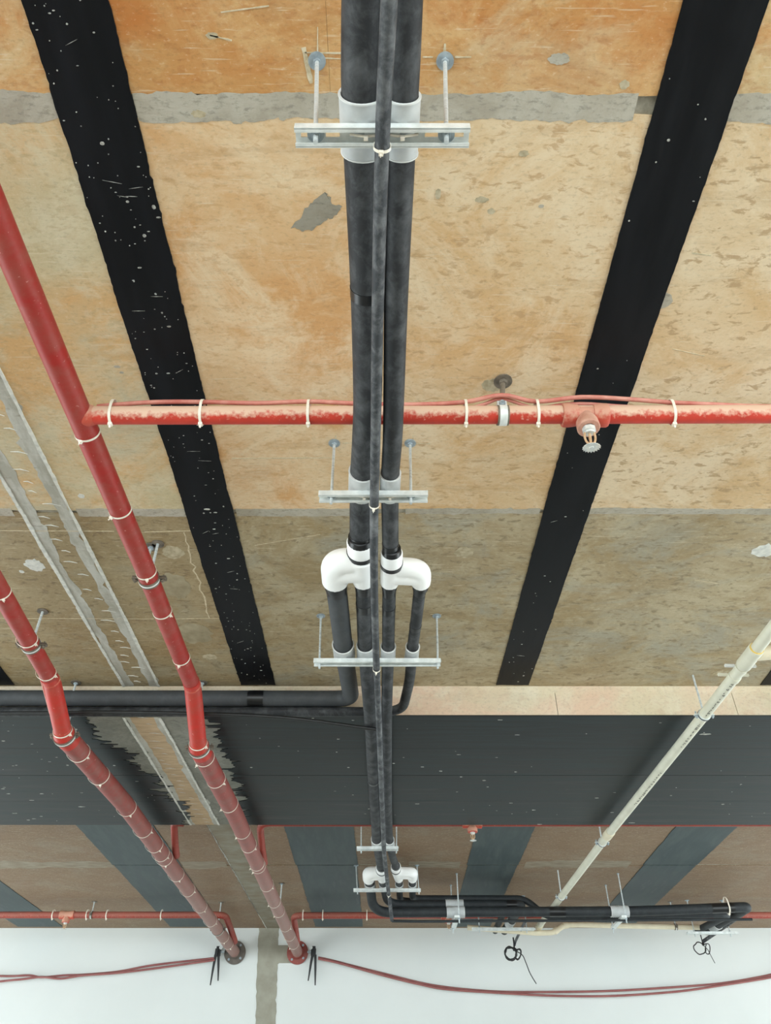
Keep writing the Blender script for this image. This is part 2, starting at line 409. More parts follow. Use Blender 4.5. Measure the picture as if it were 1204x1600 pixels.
scar(ceil2, zf, (-1.36, -1.30), (-1.16, -1.12), YB1+.01, YW, 67, True, .075, (.002, .003), 'scar_grey')
def wallplate(outline, name, mat, d0=.004, par=wall):
    mb = MB(); n = len(outline)
    mb.add([(x, YW-d0, z) for x, z in outline] + [(x, YW+.001, z) for x, z in outline],
           [tuple(range(n)), tuple(range(2*n-1, n-1, -1))] + [(i, n+i, n+(i+1) % n, (i+1) % n) for i in range(n)])
    return mb.build(name, mat, par)
wa, wb = ex(404, YW, 1.95), ex(436, YW, 1.95)
wallplate(torn((wa+.22, wa), (wb+.17, wb), 0.0, zf, .010, 0, .035, 71), 'bare_strip', M['render'])
p0, p1 = vp(434, 1477, YW), vp(470, 1505, YW)
wallplate([(p0.x, p0.z), (p0.x, p1.z-.02), (p0.x+.03, p1.z), (p1.x, p1.z), (p1.x, p0.z)], 'bare_patch', M['render'], .003)

# chalk lines, anchor crosses and mortar spots on the ceiling
def chalk(px0, py0, px1, py1, w=.0022, par=ceiling, Z=ZN, mat='chalk', name='chalk_line', seg=6, amp=.0):
    a, b = hp(px0, py0, Z), hp(px1, py1, Z); d = (b-a); d.normalize(); q = Vector((-d.y, d.x, 0)); pts = []
    r = random.Random(int(px0*7+py0)); ctr = [a.lerp(b, i/seg) + q*(r.uniform(-amp, amp) if 0 < i < seg else 0) for i in range(seg+1)]
    ws = [w*r.uniform(.5, 1.2)/2 for _ in ctr]
    o = [(p.x + q.x*k, p.y + q.y*k) for p, k in zip(ctr, ws)] + [(p.x - q.x*k, p.y - q.y*k) for p, k in list(zip(ctr, ws))[::-1]]
    plate(o, EYE+Z-.0012, EYE+Z+.001).build(name, M[mat], par)
for a in ((0, 829, 178, 830, .004), (226, 831, 314, 829, .005), (0, 966, 240, 967, .003), (255, 967, 358, 966, .003), (398, 852, 500, 835, .003), (1085, 906, 1122, 912, .004),
          (476, 82, 545, 83, .004), (480, 89, 534, 92, .003), (496, 42, 496, 84, .004), (474, 74, 486, 130, .012), (660, 89, 676, 89, .003), (710, 89, 736, 89, .004), (695, 68, 694, 84, .006),
          (535, 692, 552, 692, .004), (650, 693, 672, 693, .004), (524, 680, 525, 690, .004), (645, 680, 645, 690, .004), (490, 962, 512, 962, .003), (672, 960, 690, 960, .003),
          (362, 716, 516, 715, .004), (345, 19, 420, 9, .003), (1080, 395, 1110, 399, .006), (328, 55, 362, 63, .004), (1050, 545, 1100, 556, .003)):
    chalk(*a)
chalk(287, 832, 327, 966, .007, seg=22, amp=.010)
for i, (px, py, rx, ry, m) in enumerate(((873, 92, .028, .014, 'mortar'), (975, 132, .013, .012, 'spot'), (684, 303, .009, .016, 'spot'), (752, 312, .02, .01, 'spot'), (767, 330, .012, .009, 'spot'), (818, 240, .014, .009, 'spot'),
        (845, 322, .008, .006, 'mortar'), (331, 56, .016, .008, 'spot'), (770, 602, .04, .03, 'spot'), (725, 863, .045, .04, 'spot'), (1196, 860, .06, .05, 'spatter'), (270, 863, .05, .05, 'spot'), (54, 883, .045, .05, 'spatter'), (34, 893, .012, .012, 'spatter'),
        (328, 1026, .04, .03, 'spot'), (302, 990, .1, .1, 'spot_dim'), (274, 915, .07, .11, 'spot_dim'), (127, 775, .014, .014, 'spatter'), (310, 178, .02, .01, 'spot'), (370, 186, .02, .014, 'mortar'), (441, 184, .01, .008, 'mortar'), (1130, 1052, .06, .03, 'spot'), (660, 205, .012, .008, 'spot'), (183, 573, .012, .006, 'mortar'), (190, 582, .008, .005, 'mortar'), (1035, 470, .03, .03, 'mortar'))):
    q = hp(px, py, ZN); plate(blob(q.x, q.y, rx, ry, 100+i), zn-.0012, zn+.001).build('mortar_spot', M[m], ceiling)
r8 = random.Random(8)
pp_ = [(455, 355), (470, 340), (478, 326), (492, 312), (506, 300), (514, 306), (520, 318), (534, 322), (530, 332), (522, 338), (510, 344), (500, 352), (486, 360), (470, 362)]
oo = []
for a, b in zip(pp_, pp_[1:]+pp_[:1]):
    for k in range(4): q = hp(a[0]+(b[0]-a[0])*k/4 + r8.uniform(-2, 2), a[1]+(b[1]-a[1])*k/4 + r8.uniform(-2, 2), ZN); oo.append((q.x, q.y))
plate(oo, zn-.001, zn+.001).build('mortar_spot', M['mortar_dark'], ceiling)
# trowelled mortar along the sheet joint near the top of the view, spread over both sheets
r5 = random.Random(5)
for i, (a, b) in enumerate(((-1.9, -1.2), (-1.2, -.63), (-.62, -.05), (-.05, .62), (.78, 1.5))):
    lo, hi = (.772, .848) if i < 2 else (.778, .842)
    plate(torn(a, b, lo, hi, 0, .006, .012, 80+i), zn-.0008, zn+.003).build('mortar_joint', M['mortar'], ceiling)
for i, (a, b) in enumerate(((-2, -1.5), (-1.24, -.62), (-.6, -.1), (.08, .62), (.75, 1.6))):
    plate(torn(a, b, 2.345, 2.392 if i < 3 else 2.378, 0, .005, .015, 90+i), zn-.0008, zn+.003).build('mortar_joint', M['mortar'], ceiling)
# cement bloom across the far bay
for i, (a, b) in enumerate(((-3.4, -2.35), (-1.75, -1.37), (.2, .64), (1.2, 2.1))):
    plate(torn(a, b, 6.94, 7.12, 0, .04, .05, 95+i), zf-.0006, zf+.002).build('mortar_joint', M['bloom'], ceil2)

# ------------------------------------------------------------------ carbon-fibre strips glued to the ceiling
def cstrip(x0, x1, y0, y1, z, mat, label, seed, group, amp=.004, specks=0):
    o = plate(torn(x0, x1, y0, y1, amp*.4, .003, .012, seed), z-.004, z-.0003).build('carbon_strip', M[mat], None, ((x0 if not isinstance(x0, tuple) else x0[0]), y0, z))
    tag(o, label, 'strip', group)
    if specks:                                  # dried plaster spatter on the strip, too small to count
        r = random.Random(seed); mb = MB(); sd = 0
        fx = lambda e, y: e if not isinstance(e, tuple) else e[0] + (e[1]-e[0])*(y-y0)/(y1-y0)
        lo = max(y0, .5)
        for _ in range(specks):
            y = lo + (y1-lo)*r.random()**1.3; a, b = fx(x0, y), fx(x1, y); x = r.uniform(a+.008, b-.008)
            q = min(.007, .0010*math.exp(abs(r.gauss(0, .65)))); el = r.choice((1, 1, 1.3, 2.4))
            sd += 1; mb.plate(blob(x, y, q*el, q, seed*1000+sd, 7), z-.0052, z-.0038)
        for _ in range(specks//14):             # scratches
            y = lo + (y1-lo)*r.random()**1.2; a, b = fx(x0, y), fx(x1, y); x = r.uniform(a+.02, b-.06); L = r.uniform(.02, .05); h = r.uniform(-.02, .02)
            mb.plate([(x, y), (x+L*.5, y+h*.5-.0007), (x+L, y+h), (x+L*.5, y+h*.5+.0007)], z-.0048, z-.0038)
        p = mb.build('plaster_specks', M['spatter_grey'], None if False else o); p['kind'] = 'stuff'
    return o
G = 'black carbon strips on the ceiling'
hxn = lambda px, py: hX(px, py, ZN)
cstrip((hxn(72, 0)-.07, hxn(376, 1068)), (hxn(208, 0)-.065, hxn(430, 1068)), -1.0, 3.83, zn, 'carbon', 'black carbon strip speckled with plaster, crossed by the red pipe near its tee', 201, G, .006, 230)
cstrip((hxn(1040, 0)+.07, hxn(775, 1068)), (hxn(1172, 0)+.08, hxn(826, 1068)), -1.0, 3.83, zn, 'carbon_clean', 'clean black carbon strip above the brass sprinkler head', 202, G, .004, 40)
cstrip(-2.22, -2.03, -1.0, 3.83, zn, 'carbon_clean', 'black carbon strip corner peeking in at the left edge above the insulated pipe', 203, G)
cstrip(2.05, 2.24, -1.0, 3.83, zn, 'carbon_clean', 'black carbon strip corner peeking in at the right edge above the cream pipe', 204, G)
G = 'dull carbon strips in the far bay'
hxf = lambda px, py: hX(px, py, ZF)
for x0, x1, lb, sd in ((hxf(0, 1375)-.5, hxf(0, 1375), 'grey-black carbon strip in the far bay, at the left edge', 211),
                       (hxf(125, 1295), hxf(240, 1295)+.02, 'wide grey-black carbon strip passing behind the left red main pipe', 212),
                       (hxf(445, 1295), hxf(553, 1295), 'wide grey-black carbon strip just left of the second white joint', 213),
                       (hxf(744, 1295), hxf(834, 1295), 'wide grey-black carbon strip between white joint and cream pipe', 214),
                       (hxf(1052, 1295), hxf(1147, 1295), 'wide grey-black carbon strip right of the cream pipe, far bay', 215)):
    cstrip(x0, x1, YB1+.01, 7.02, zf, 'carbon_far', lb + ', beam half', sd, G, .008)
    cstrip(x0+.01, x1-.005, 7.035, YW-.08, zf, 'carbon_far', lb + ', wall half', sd+20, G, .008)

# black wraps on the beam soffit, brushed out ragged towards the plaster scar
def wrap(xa, xb, y0, y1, ragged, seed, label):
    r = random.Random(seed); o = []
    n = 60
    edge = []; walk = 0.; big = 0.
    for i in range(n+1):
        y = y0 + (y1-y0)*i/n
        walk = walk*.75 + r.uniform(-.016, .016)
        if r.random() < .16: big = r.uniform(-.10, .07)
        big *= .80
        edge.append((walk + big, y))
    if ragged == 'L':
        o = [(xb, y0), (xb, y1)] + [(xa + d, y) for d, y in edge[::-1]]
    else:
        o = [(xa, y1), (xa, y0)] + [(xb - d*1.3, y) for d, y in edge]
    ob = plate(o, zb, zb+.0037).build('carbon_wrap', M['carbon_beam'], None, (xa, y0, zb))
    tag(ob, label, 'wrap', 'black wraps under the beam')
    mb = MB()
    for k in range(26):
        x = r.uniform(max(xa, -3.4)+.05, min(xb, 4.2)-.05); y = r.uniform(y0+.01, y1-.01); q = min(.012, .0022*math.exp(abs(r.gauss(0, .8))))
        mb.plate(blob(x, y, q*r.choice((1, 1.5, 3)), q*.8, seed*500+k, 7), zb-.0012, zb+.0002)
    mb.build('plaster_specks', M['spatter_grey'], ob)['kind'] = 'stuff'
ys = [YB0+.003, 4.31, 4.722, 5.17, YB1-.003]
nm = ['first', 'second', 'third', 'fourth']
for i in range(4):
    a, b = ys[i]+(.001 if i else 0), ys[i+1]-(.003 if i == 1 else .0005)
    wrap((-.96, -.93, -.95, -.97)[i], XR, a, b, 'L', 301+i, f'black wrap under the beam right of the plaster scar, {nm[i]} from the near edge')
    wrap(XL, (-1.62, -1.5, -1.46, -1.42)[i], a, b, 'R', 311+i, f'black wrap under the beam left of the plaster scar, {nm[i]} from the near edge')

# ------------------------------------------------------------------ trapeze hangers
def channel(x0, x1, y, zc):
    """slotted U channel open downwards: 41 wide, 21 high; zc is the height of its middle"""
    mb = MB(); hw, hh, t = .0205, .0105, .0028; L = x1-x0; xm = (x0+x1)/2
    mb.box((xm, y-hw+t/2, zc), (L, t, 2*hh)); mb.box((xm, y+hw-t/2, zc), (L, t, 2*hh))
    mb.box((xm, y-hw+.006, zc-hh+t/2), (L, .008, t)); mb.box((xm, y+hw-.006, zc-hh+t/2), (L, .008, t))
    zt = zc+hh-t/2
    mb.box((xm, y-.0128, zt), (L, .0126, t)); mb.box((xm, y+.0128, zt), (L, .0126, t))
    n = max(2, int(L/.05)); p = L/n
    for i in range(n+1):
        w = .022 if 0 < i < n else .011
        xx = x0 + i*p + (.0055 if i == 0 else (-.0055 if i == n else 0))
        mb.box((xx, y, zt), (w, .0132, t))
    return mb
def hexnut(mb, o, ax, R, h): mb.lathe(o, ax, [(-h/2, R*.92), (-h/2+.001, R), (h/2-.001, R), (h/2, R*.92)], 6)
def trapeze(y, zr, x0, x1, rb, rt, Zslab, label, tail=.032, rr=.005):
    z = EYE+zr; zs = EYE+Zslab
    t = thing('trapeze_hanger', ((x0+x1)/2, y, z-.0105), label, 'pipe hanger', 'steel trapeze hangers')
    channel(x0, x1, y, z).build('channel', M['zinc'], t, sharp=20)
    for xb, xt in zip(rb, rt):
        a = Vector((xb, y, z)); b = Vector((xt, y, zs)); d = (b-a).normalized()
        rod = MB().tube([a - d*tail, b], rr, 10).build('threaded_rod', M['rod'], t)
        for q_ in (a + d*.003, a + d*.0155, b - d*.008): mb = MB(); hexnut(mb, q_, d, .0095, .0085); mb.build('nut', M['nut'], rod)
        mb = MB(); mb.lathe(a + d*.0066, d, [(-.001, .005), (-.001, .0175), (.001, .0175), (.001, .005)], 20, True)
        mb.build('washer', M['nut'], rod)
        MB().lathe(b - d*.0022, d, [(-.0012, .005), (-.0012, .021), (.0012, .021), (.0012, .005)], 22, True).build('washer', M['nut'], rod)
    return t
T = {}
def trap(k, py_top, py_ch, px0, px1, prb, prt, Zs, label, Y=None, zr=None):
    Y = Y or hY(py_top, Zs); zr = zr or Y*tane(py_ch)
    f = lambda p, Z: ex(p, Y, Z)
    T[k] = (Y, zr)
    trapeze(Y, zr, f(px0, zr), f(px1, zr), [f(p, zr) for p in prb], [f(p, Zs) for p in prt], Zs, label)
trap(1, 95, 212, 461, 733, (493, 697), (495, 695), ZN, 'large slotted trapeze hanger at the top, holding two grey-sleeved black pipes')
trap(2, 692, 776, 498, 668, (517.5, 641.5), (522, 640.5), ZN, 'slotted trapeze hanger between the red cross pipe and the first white joint')
trap(3, 962, 1035, 490, 688, (499, 683.5), (501, 682), ZN, 'trapeze hanger under four black pipes, just in front of the beam')
trap(4, 0, 1326, 557, 622, (564, 619), (564, 619), ZF, 'short trapeze hanger just behind the beam, before the second white joint', Y=5.8)
trap(5, 1352, 1391, 552, 657, (558, 654), (556, 651), ZF, 'trapeze hanger under four black pipes after the second white joint')

# ------------------------------------------------------------------ black insulated pipes
def sleeve(pos, d, r, length, label, mat='sleeve', ribs=False):
    t = thing('pipe_sleeve', pos - Vector((0, 0, r+.005)), label, 'sleeve', 'grey pipe sleeves on hangers')
    MB().ring(pos, d, r+.001, r+.005, length).build('shell', M[mat], t)
    for k in (-1, 1): MB().ring(pos + d*(k*(length/2-.001)), d, r+.0008, r+.0062, .0028).build('rim', M['rim'], t)
    if ribs:
        for k in range(-3, 4): MB().ring(pos + d*(k*length/8), d, r+.004, r+.0066, length/20).build('rib', M[mat], t)
    return t
def pipe(path, r, label, mat='foam', tapes=(), name='insulated_pipe', n=20, tape_len=.05):
    """tapes: (axis, value) spots where tape is wound round"""
    t = thing(name, Vector(path[0]) - Vector((0, 0, r)), label, 'pipe', 'black insulated pipes')
    MB().tube(path, r, n).build('foam_tube', M[mat], t)
    for tp in tapes:
        p, d = on_path(path, tp[0], tp[1]); ln = tp[2] if len(tp) > 2 else tape_len
        MB().ring(p, d, r-.002, r+.0012, ln, 24).build('tape_band', M['tape'], t)
    return t
RA, RB = .0425, .031        # big and small pipe radii
up = lambda k, r: T[k][1] + .0105 + .0065 + r
Y1, Y2, Y3, Y4, Y5 = [T[k][0] for k in range(1, 6)]
def pt(px, Y, Z): return W(ex(px, Y, Z), Y, Z)
Ya = 2.30                   # where the first joints begin
LA = smooth([pt(600, -1.2, 1.62), pt(585, 0.1, 1.63), pt(568, .5, up(1, RA)-.01), pt(566, Y1, up(1, RA)), pt(573, 1.12, 1.70), pt(574, 1.5, 1.725), pt(571, 1.7, 1.745), pt(565.5, Y2, up(2, RA)), pt(563, Ya+.06, 1.80)], 6)
LB = smooth([pt(650, -1.2, 1.60), pt(642, 0.1, 1.61), pt(634, .5, up(1, RB)-.01), pt(628, Y1, up(1, RB)), pt(619, 1.12, 1.69), pt(615, 1.5, 1.72), pt(613, 1.7, 1.735), pt(609, Y2, up(2, RB)), pt(610, Ya+.12, 1.785)], 6)
pipe(LA, RA, 'thick black insulated pipe running from the top edge to the first white joint', tapes=((1, hY(458, 1.69), .03), (1, Ya-.02, .05)))
pipe(LB, RB, 'thinner black insulated pipe beside the thick one, ending at the first white joint', tapes=((1, Ya+.02, .05),))
for k, (P, r, w) in {1: (LA, RA, 'thick'), 2: (LB, RB, 'thinner')}.items():
    p, d = on_path(P, 1, Y1); sleeve(p, d, r, .122, f'grey plastic sleeve round the {w} pipe on the large top hanger')
    p, d = on_path(P, 1, Y2-.01); sleeve(p, d, r, .13, f'grey plastic sleeve round the {w} pipe on the hanger above the first white joint')

# white branch joints
def joint(entry, d_in, r_in, o1, r1, o2, r2, y_end, label, Z, fat=1.28, yb=None, spread=1.0):
    """entry: centre of the collar; o1/o2: x of the outlets (o1 in line, o2 branching off)"""
    t = thing('pipe_joint_cover', entry - Vector((0, 0, r_in+.02)), label, 'pipe joint', 'white branch joint covers')
    R = r_in*fat
    mb = MB()
    yb = yb or entry.y+.10
    a = W(entry.x, entry.y+.052, Z); b = W(o1, y_end, Z)
    mb.tube([a, a.lerp(b, .5), b], [R*1.02, R*.98, r1+.010], 20)
    for k, (dy, rk) in enumerate(((0, .93), (.062*spread, 1.0))):
        path = fillet([W(entry.x, yb+dy, Z), W(o2, yb+dy+.012, Z), W(o2, y_end, Z)], .05, 8)
        n = len(path); mb.tube(path, [R*rk*(1-i/(n-1)) + (r2+.012)*(i/(n-1)) for i in range(n)], 20)
    o = mb.build('body', M['cover'], t)
    rm = o.modifiers.new('fuse', 'REMESH'); rm.mode = 'VOXEL'; rm.voxel_size = .0055; rm.use_smooth_shade = True
    sm = o.modifiers.new('soften', 'SMOOTH'); sm.iterations = 7; sm.factor = .5
    MB().lathe(entry, d_in, [(-.035, r_in+.001), (-.035, R*.92), (-.028, R), (.03, R), (.03, r_in+.001)], 28, True).build('collar', M['cover'], t)
    MB().ring(entry + d_in*.038, d_in, r_in, R*1.05, .02, 28).build('black_band', M['tape'], t)
    MB().lathe(entry, d_in, [(-.062, r_in-.001), (-.06, r_in+.004), (-.03, r_in+.008), (-.03, r_in-.001)], 24, True).build('tape_wrap', M['tape'], t)
    for x, r in ((o1, r1), (o2, r2)):
        MB().ring(W(x, y_end+.014, Z), Vector((0, 1, 0)), r-.001, r+.004, .034, 24).build('tape_collar', M['tape'], t)
    return t
YE = 2.555; ZJ = 1.79
ro, ri = .043, .034
xLo, xLi = ex(524, YE, ZJ), ex(568, YE, ZJ)
xRi, xRo = ex(608, YE, ZJ), ex(657, YE, ZJ)
joint(pt(563.5, 2.33, 1.798), Vector((0, 1, 0)), RA, xLi, ri, xLo, ro, YE, 'white branch joint cover on the thick pipe, in front of the beam', ZJ, 1.26, yb=2.405)
joint(pt(611.5, 2.385, 1.785), Vector((0, 1, 0)), RB, xRi, .028, xRo, .029, YE+.01, 'white branch joint cover on the thinner pipe, in front of the beam', ZJ, 1.38, yb=2.45, spread=.8)
# pipes leaving the first joints
YR, ZR_ = 3.83, 1.915
PLo = fillet([W(xLo, YE-.02, ZJ), pt(530, 2.8, 1.80), pt(537, Y3, up(3, ro)), W(ex(546, 3.6, 1.87), 3.62, 1.87), W(ex(546, 3.6, 1.87), YR, ZR_), W(-2.6, YR, ZR_+.004), W(-6, YR, ZR_)], [.1, .1, .1, .14, .1], 8)
pipe(PLo, ro, 'thick black pipe turning left from the first white joint and running along the beam face', 'foam_smooth', tapes=((0, ex(400, YR, ZR_), .085), (1, 2.6, .05)))
Yq, Zq = 3.848, 1.848
PRo = fillet([W(xRo, YE-.01, ZJ), pt(650, 2.85, 1.795), pt(643, Y3, up(3, .028)), pt(640, 3.45, 1.825), W(ex(628, Yq, Zq), Yq, Zq), W(-6, Yq, Zq)], [.1, .1, .12, .12], 8)
pipe(PRo[:], .0255, 'slim black pipe bending left below the thick one at the beam face', tapes=((1, 2.62, .03), (1, 2.9, .03)))
PLi = smooth([W(xLi, YE-.02, ZJ), pt(569, 2.8, 1.80), pt(571, Y3, up(3, ri)), pt(577, 3.6, 1.775), pt(580, 3.95, 1.768), pt(584, 4.8, 1.765), pt(587, 5.4, 1.775), pt(588.5, Y4, up(4, ri)), pt(592, 6.2, 1.795), pt(595, 6.5, 1.80)], 6)
PRi = smooth([W(xRi, YE-.01, ZJ), pt(607, 2.8, 1.795), pt(606, Y3, up(3, .028)), pt(604, 3.6, 1.77), pt(604, 3.95, 1.762), pt(605, 4.8, 1.76), pt(606.5, 5.4, 1.77), pt(608.5, Y4, up(4, .028)), pt(612, 6.15, 1.79), pt(618, 6.48, 1.80)], 6)
pipe(PLi, ri, 'black pipe passing under the beam, left one of the close pair', tapes=((1, 2.60, .05), (1, 2.74, .05), (1, 4.6, .03)))
pipe(PRi, .028, 'black pipe passing under the beam, right one of the close pair', tapes=((1, 2.62, .04), (1, 2.76, .04)))
for P, r, w in ((PLo, ro, 'outermost left pipe'), (PLi, ri, 'second pipe from left'), (PRi, .028, 'third pipe from left'), (PRo, .0255, 'outermost right pipe')):
    p, d = on_path(P, 1, Y3-.012); sleeve(p, d, r+.002, .105, f'pale grey sleeve round the {w}, hanger in front of the beam')
for P, r, w in ((PLi, ri, 'left'), (PRi, .028, 'right')):
    p, d = on_path(P, 1, Y4); sleeve(p, d, r+.002, .11, f'grey sleeve round the {w} pipe on the short hanger behind the beam')
# second joints and the four pipes behind them
ZJ2, YE2 = 1.805, 6.86
x2 = [ex(p, YE2, ZJ2) for p in (576, 597, 623, 644)]
joint(pt(596, 6.55, 1.80), Vector((0, 1, 0)), .034, x2[1], .032, x2[0], .040, YE2, 'smaller-looking white joint cover behind the beam, on the left pipe', ZJ2, 1.35, yb=6.67)
joint(pt(618, 6.53, 1.80), Vector((0, 1, 0)), .028, x2[2], .028, x2[3], .029, YE2, 'smaller-looking white joint cover behind the beam, on the right pipe', ZJ2, 1.45, yb=6.66)
XE1, XE2 = ex(815, 7.5, 1.74), ex(1168, 7.5, 1.68)
Yend = 8.42
Q1 = fillet([W(x2[0], YE2-.02, ZJ2), W(x2[0]+.005, Y5, up(5, .040)), W(ex(583, 7.4, 1.66), 7.38, 1.665), W(2.2, 7.38, 1.675), W(XE2-.02, 7.40, 1.715), W(XE2-.06, Yend, 1.738)], [.1, .16, .2, .06, .02], 8)
Q2 = fillet([W(x2[1], YE2-.02, ZJ2), W(x2[1]+.01, Y5, up(5, .032)), W(ex(606, 7.44, 1.745), 7.45, 1.745), W(.6, 7.45, 1.744), W(XE1, 7.45, 1.744), W(XE1-.05, Yend, 1.735)], [.1, .15, .2, .07], 8)
Q3 = fillet([W(x2[2], YE2-.02, ZJ2), W(x2[2]+.005, Y5, up(5, .028)), W(x2[2]+.02, 7.63, 1.815), W(XE1-.09, 7.63, 1.812), W(XE1-.14, Yend, 1.735)], [.1, .12, .06], 8)
Q4 = fillet([W(x2[3], YE2-.02, ZJ2), W(x2[3]+.005, Y5, up(5, .029)), W(x2[3]+.02, 7.555, 1.818), W(XE1+.04, 7.555, 1.818), W(XE1+.22, 7.55, 1.668), W(XE2-.14, 7.55, 1.69), W(XE2-.16, Yend, 1.735)], [.1, .1, .08, .08, .1, .05], 8)
pipe(Q1, .040, 'thick black pipe at the front of the far bundle, turning back at the right', 'foam_far', ((0, ex(870, 7.38, 1.67), .14), (0, ex(1130, 7.38, 1.68), .2)))
pipe(Q2, .036, 'thick black pipe on top of the far bundle, ending beside the first cable coil', 'foam_far', ((0, XE1-.1, .09),))
pipe(Q3, .028, 'slim black pipe behind the far bundle, ending beside the first cable coil', 'foam_far')
pipe(Q4, .029, 'slim black pipe behind the far bundle, dipping behind the front pipe', 'foam_far')
for P, r, w in ((Q1, .040, 'first'), (Q2, .034, 'second'), (Q3, .028, 'third'), (Q4, .029, 'fourth')):
    p, d = on_path(P, 1, Y5); sleeve(p, d, r+.002, .07, f'small grey sleeve round the {w} pipe from left on the far four-pipe hanger')

# rod hangers with ribbed saddles on the far bundle
def bundle_hanger(px, px_rods, label, z0=1.60):
    t = thing('rod_hanger', W(ex(px, 7.45, 1.62), 7.45, 1.60), label, 'pipe hanger', 'rod hangers on the far pipe bundle')
    xx = ex(px, 7.45, 1.62)
    channel_y = MB(); 
    channel_y.box((xx, 7.46, EYE+1.607), (.041, .42, .018)); channel_y.build('channel', M['zinc'], t)
    for Yr, dx in ((7.28, .05), (7.65, -.02)):
        rod = MB().tube([W(xx+dx*.4, Yr, 1.56), W(xx+dx*.4, Yr, ZF)], .0055, 8).build('threaded_rod', M['rod'], t)
        for zz in (1.594, 1.621, ZF-.006): mb = MB(); hexnut(mb, W(xx+dx*.4, Yr, zz), (0, 0, 1), .0105, .009); mb.build('nut', M['nut'], rod)
for px, lb in ((711, 'near the second white joint'), (966, 'right of the cream pipe')):
    bundle_hanger(px, None, f'two-rod hanger under the far black pipe bundle, {lb}')
    for P, r, w in ((Q1, .040, 'lower'), (Q2, .036, 'upper')):
        p, d = on_path(P, 0, ex(px, 7.4, 1.68))
        if w == 'upper' and px > 900: continue
        sleeve(p, d, r+.001, .155, f'ribbed grey saddle round the {w} pipe of the far bundle, {lb}', ribs=True)

# thin foam-sleeved conduit tied below the hangers
rc = .0155
dn = lambda k: T[k][1] - .0105 - rc - .001
CO = smooth([pt(640, -1.0, 1.46), pt(622, .2, 1.50), pt(609, .42, 1.53), pt(597, Y1, dn(1)), pt(590, 1.12, 1.61), pt(587, 1.55, 1.655), pt(584.5, Y2, dn(2)), pt(584, 2.25, 1.70), pt(585, 2.6, 1.705), pt(588, Y3, dn(3)), pt(592, 3.7, 1.70), pt(595, 4.4, 1.695), pt(598, 5.2, 1.69), pt(600, Y4, dn(4)), pt(604, 6.5, 1.72), pt(607, Y5, dn(5)), pt(612, 7.31, 1.588)], 6)
t = thing('thin_conduit', CO[0]-Vector((0, 0, rc)), 'scuffed thin grey-black conduit hanging below the pair of insulated pipes', 'conduit')
MB().tube(CO, rc, 14).build('foam_tube', M['conduit'], t)
t = thing('thin_conduit', W(ex(613, 7.3, 1.6), 7.3, 1.59), 'thin black conduit running under the far pipe bundle', 'conduit')
MB().tube(fillet([W(ex(612, 7.31, 1.585), 7.32, 1.585), W(.3, 7.33, 1.584), W(XE2-.05, 7.33, 1.60)], .05), .011, 10).build('foam_tube', M['foam_far'], t)
# black cable along the beam face to the conduit
BC = smooth([W(-6, 3.80, 1.817), W(ex(0, 3.80, 1.817), 3.80, 1.817), W(ex(140, 3.79, 1.82), 3.79, 1.818), W(ex(320, 3.79, 1.80), 3.79, 1.808), W(ex(450, 3.79, 1.78), 3.79, 1.785), W(ex(590, 3.8, 1.73), 3.80, 1.725)], 6)
tag(MB().tube(BC, .0095, 10).build('black_cable', M['rubber'], None, BC[0]), 'thin black cable sagging below the thick pipe along the beam face', 'cable')

# ------------------------------------------------------------------ cable ties
ORD = ['first', 'second', 'third', 'fourth', 'fifth', 'sixth', 'seventh', 'eighth', 'ninth', 'tenth', 'eleventh', 'twelfth', 'thirteenth', 'fourteenth', 'fifteenth', 'sixteenth', 'seventeenth']
def tie(pos, d, r, label, group, head=200, w=.006, tilt=0., th=.0016, oval=None):
    """nylon tie round a pipe; head: angle of its lock, 180 hangs below"""
    d = Vector(d).normalized()
    u = Vector((0, 0, 1)); u = (u - d*u.dot(d)).normalized(); q = d.cross(u)
    if tilt: d = (d + q*tilt).normalized(); u = (u - d*u.dot(d)).normalized(); q = d.cross(u)
    t = thing('cable_tie', pos - u*r, label, 'cable tie', group)
    mb = MB(); n = 30; vs = []; fs = []
    for i in range(n):
        a = 2*math.pi*i/n; k = 1.0
        dirv = u*math.cos(a) + q*math.sin(a)
        if oval: 
            ov = u*math.cos(math.radians(oval[0])) + q*math.sin(math.radians(oval[0])); c = max(0, dirv.dot(ov)); ext = oval[1]*c**3
        else: ext = 0
        for rr in (r+.0002+ext, r+th+ext):
            for s_ in (-w/2, w/2): vs.append(pos + dirv*rr + d*s_)
    for i in range(n):
        a, b = 4*i, 4*((i+1) % n)
        fs += [(a, a+1, b+1, b), (a+2, b+2, b+3, a+3), (a, b, b+2, a+2), (a+1, a+3, b+3, b+1)]
    mb.add(vs, fs).build('strap', M['tie'], t)
    a = math.radians(head); dirv = u*math.cos(a) + q*math.sin(a); tg = d.cross(dirv)
    R = Matrix((tg, d, dirv)).transposed()
    MB().box(pos + dirv*(r+.005), (w*1.5, w*1.45, .009), R).build('lock_head', M['tie'], t)
    MB().box(pos + dirv*(r+.012), (w*.35, w*.6, .012), R).build('tail', M['tie'], t)
    return t
# conduit ties
for k, lb in ((1, 'large top hanger'), (2, 'hanger above the first white joint'), (3, 'hanger in front of the beam'), (5, 'far four-pipe hanger')):
    p, d = on_path(CO, 1, T[k][0]+.012)
    tie(p, d, rc+.001, f'white cable tie holding the thin conduit below the {lb}', 'ties on the thin conduit', 185, .006, oval=(0, .012))
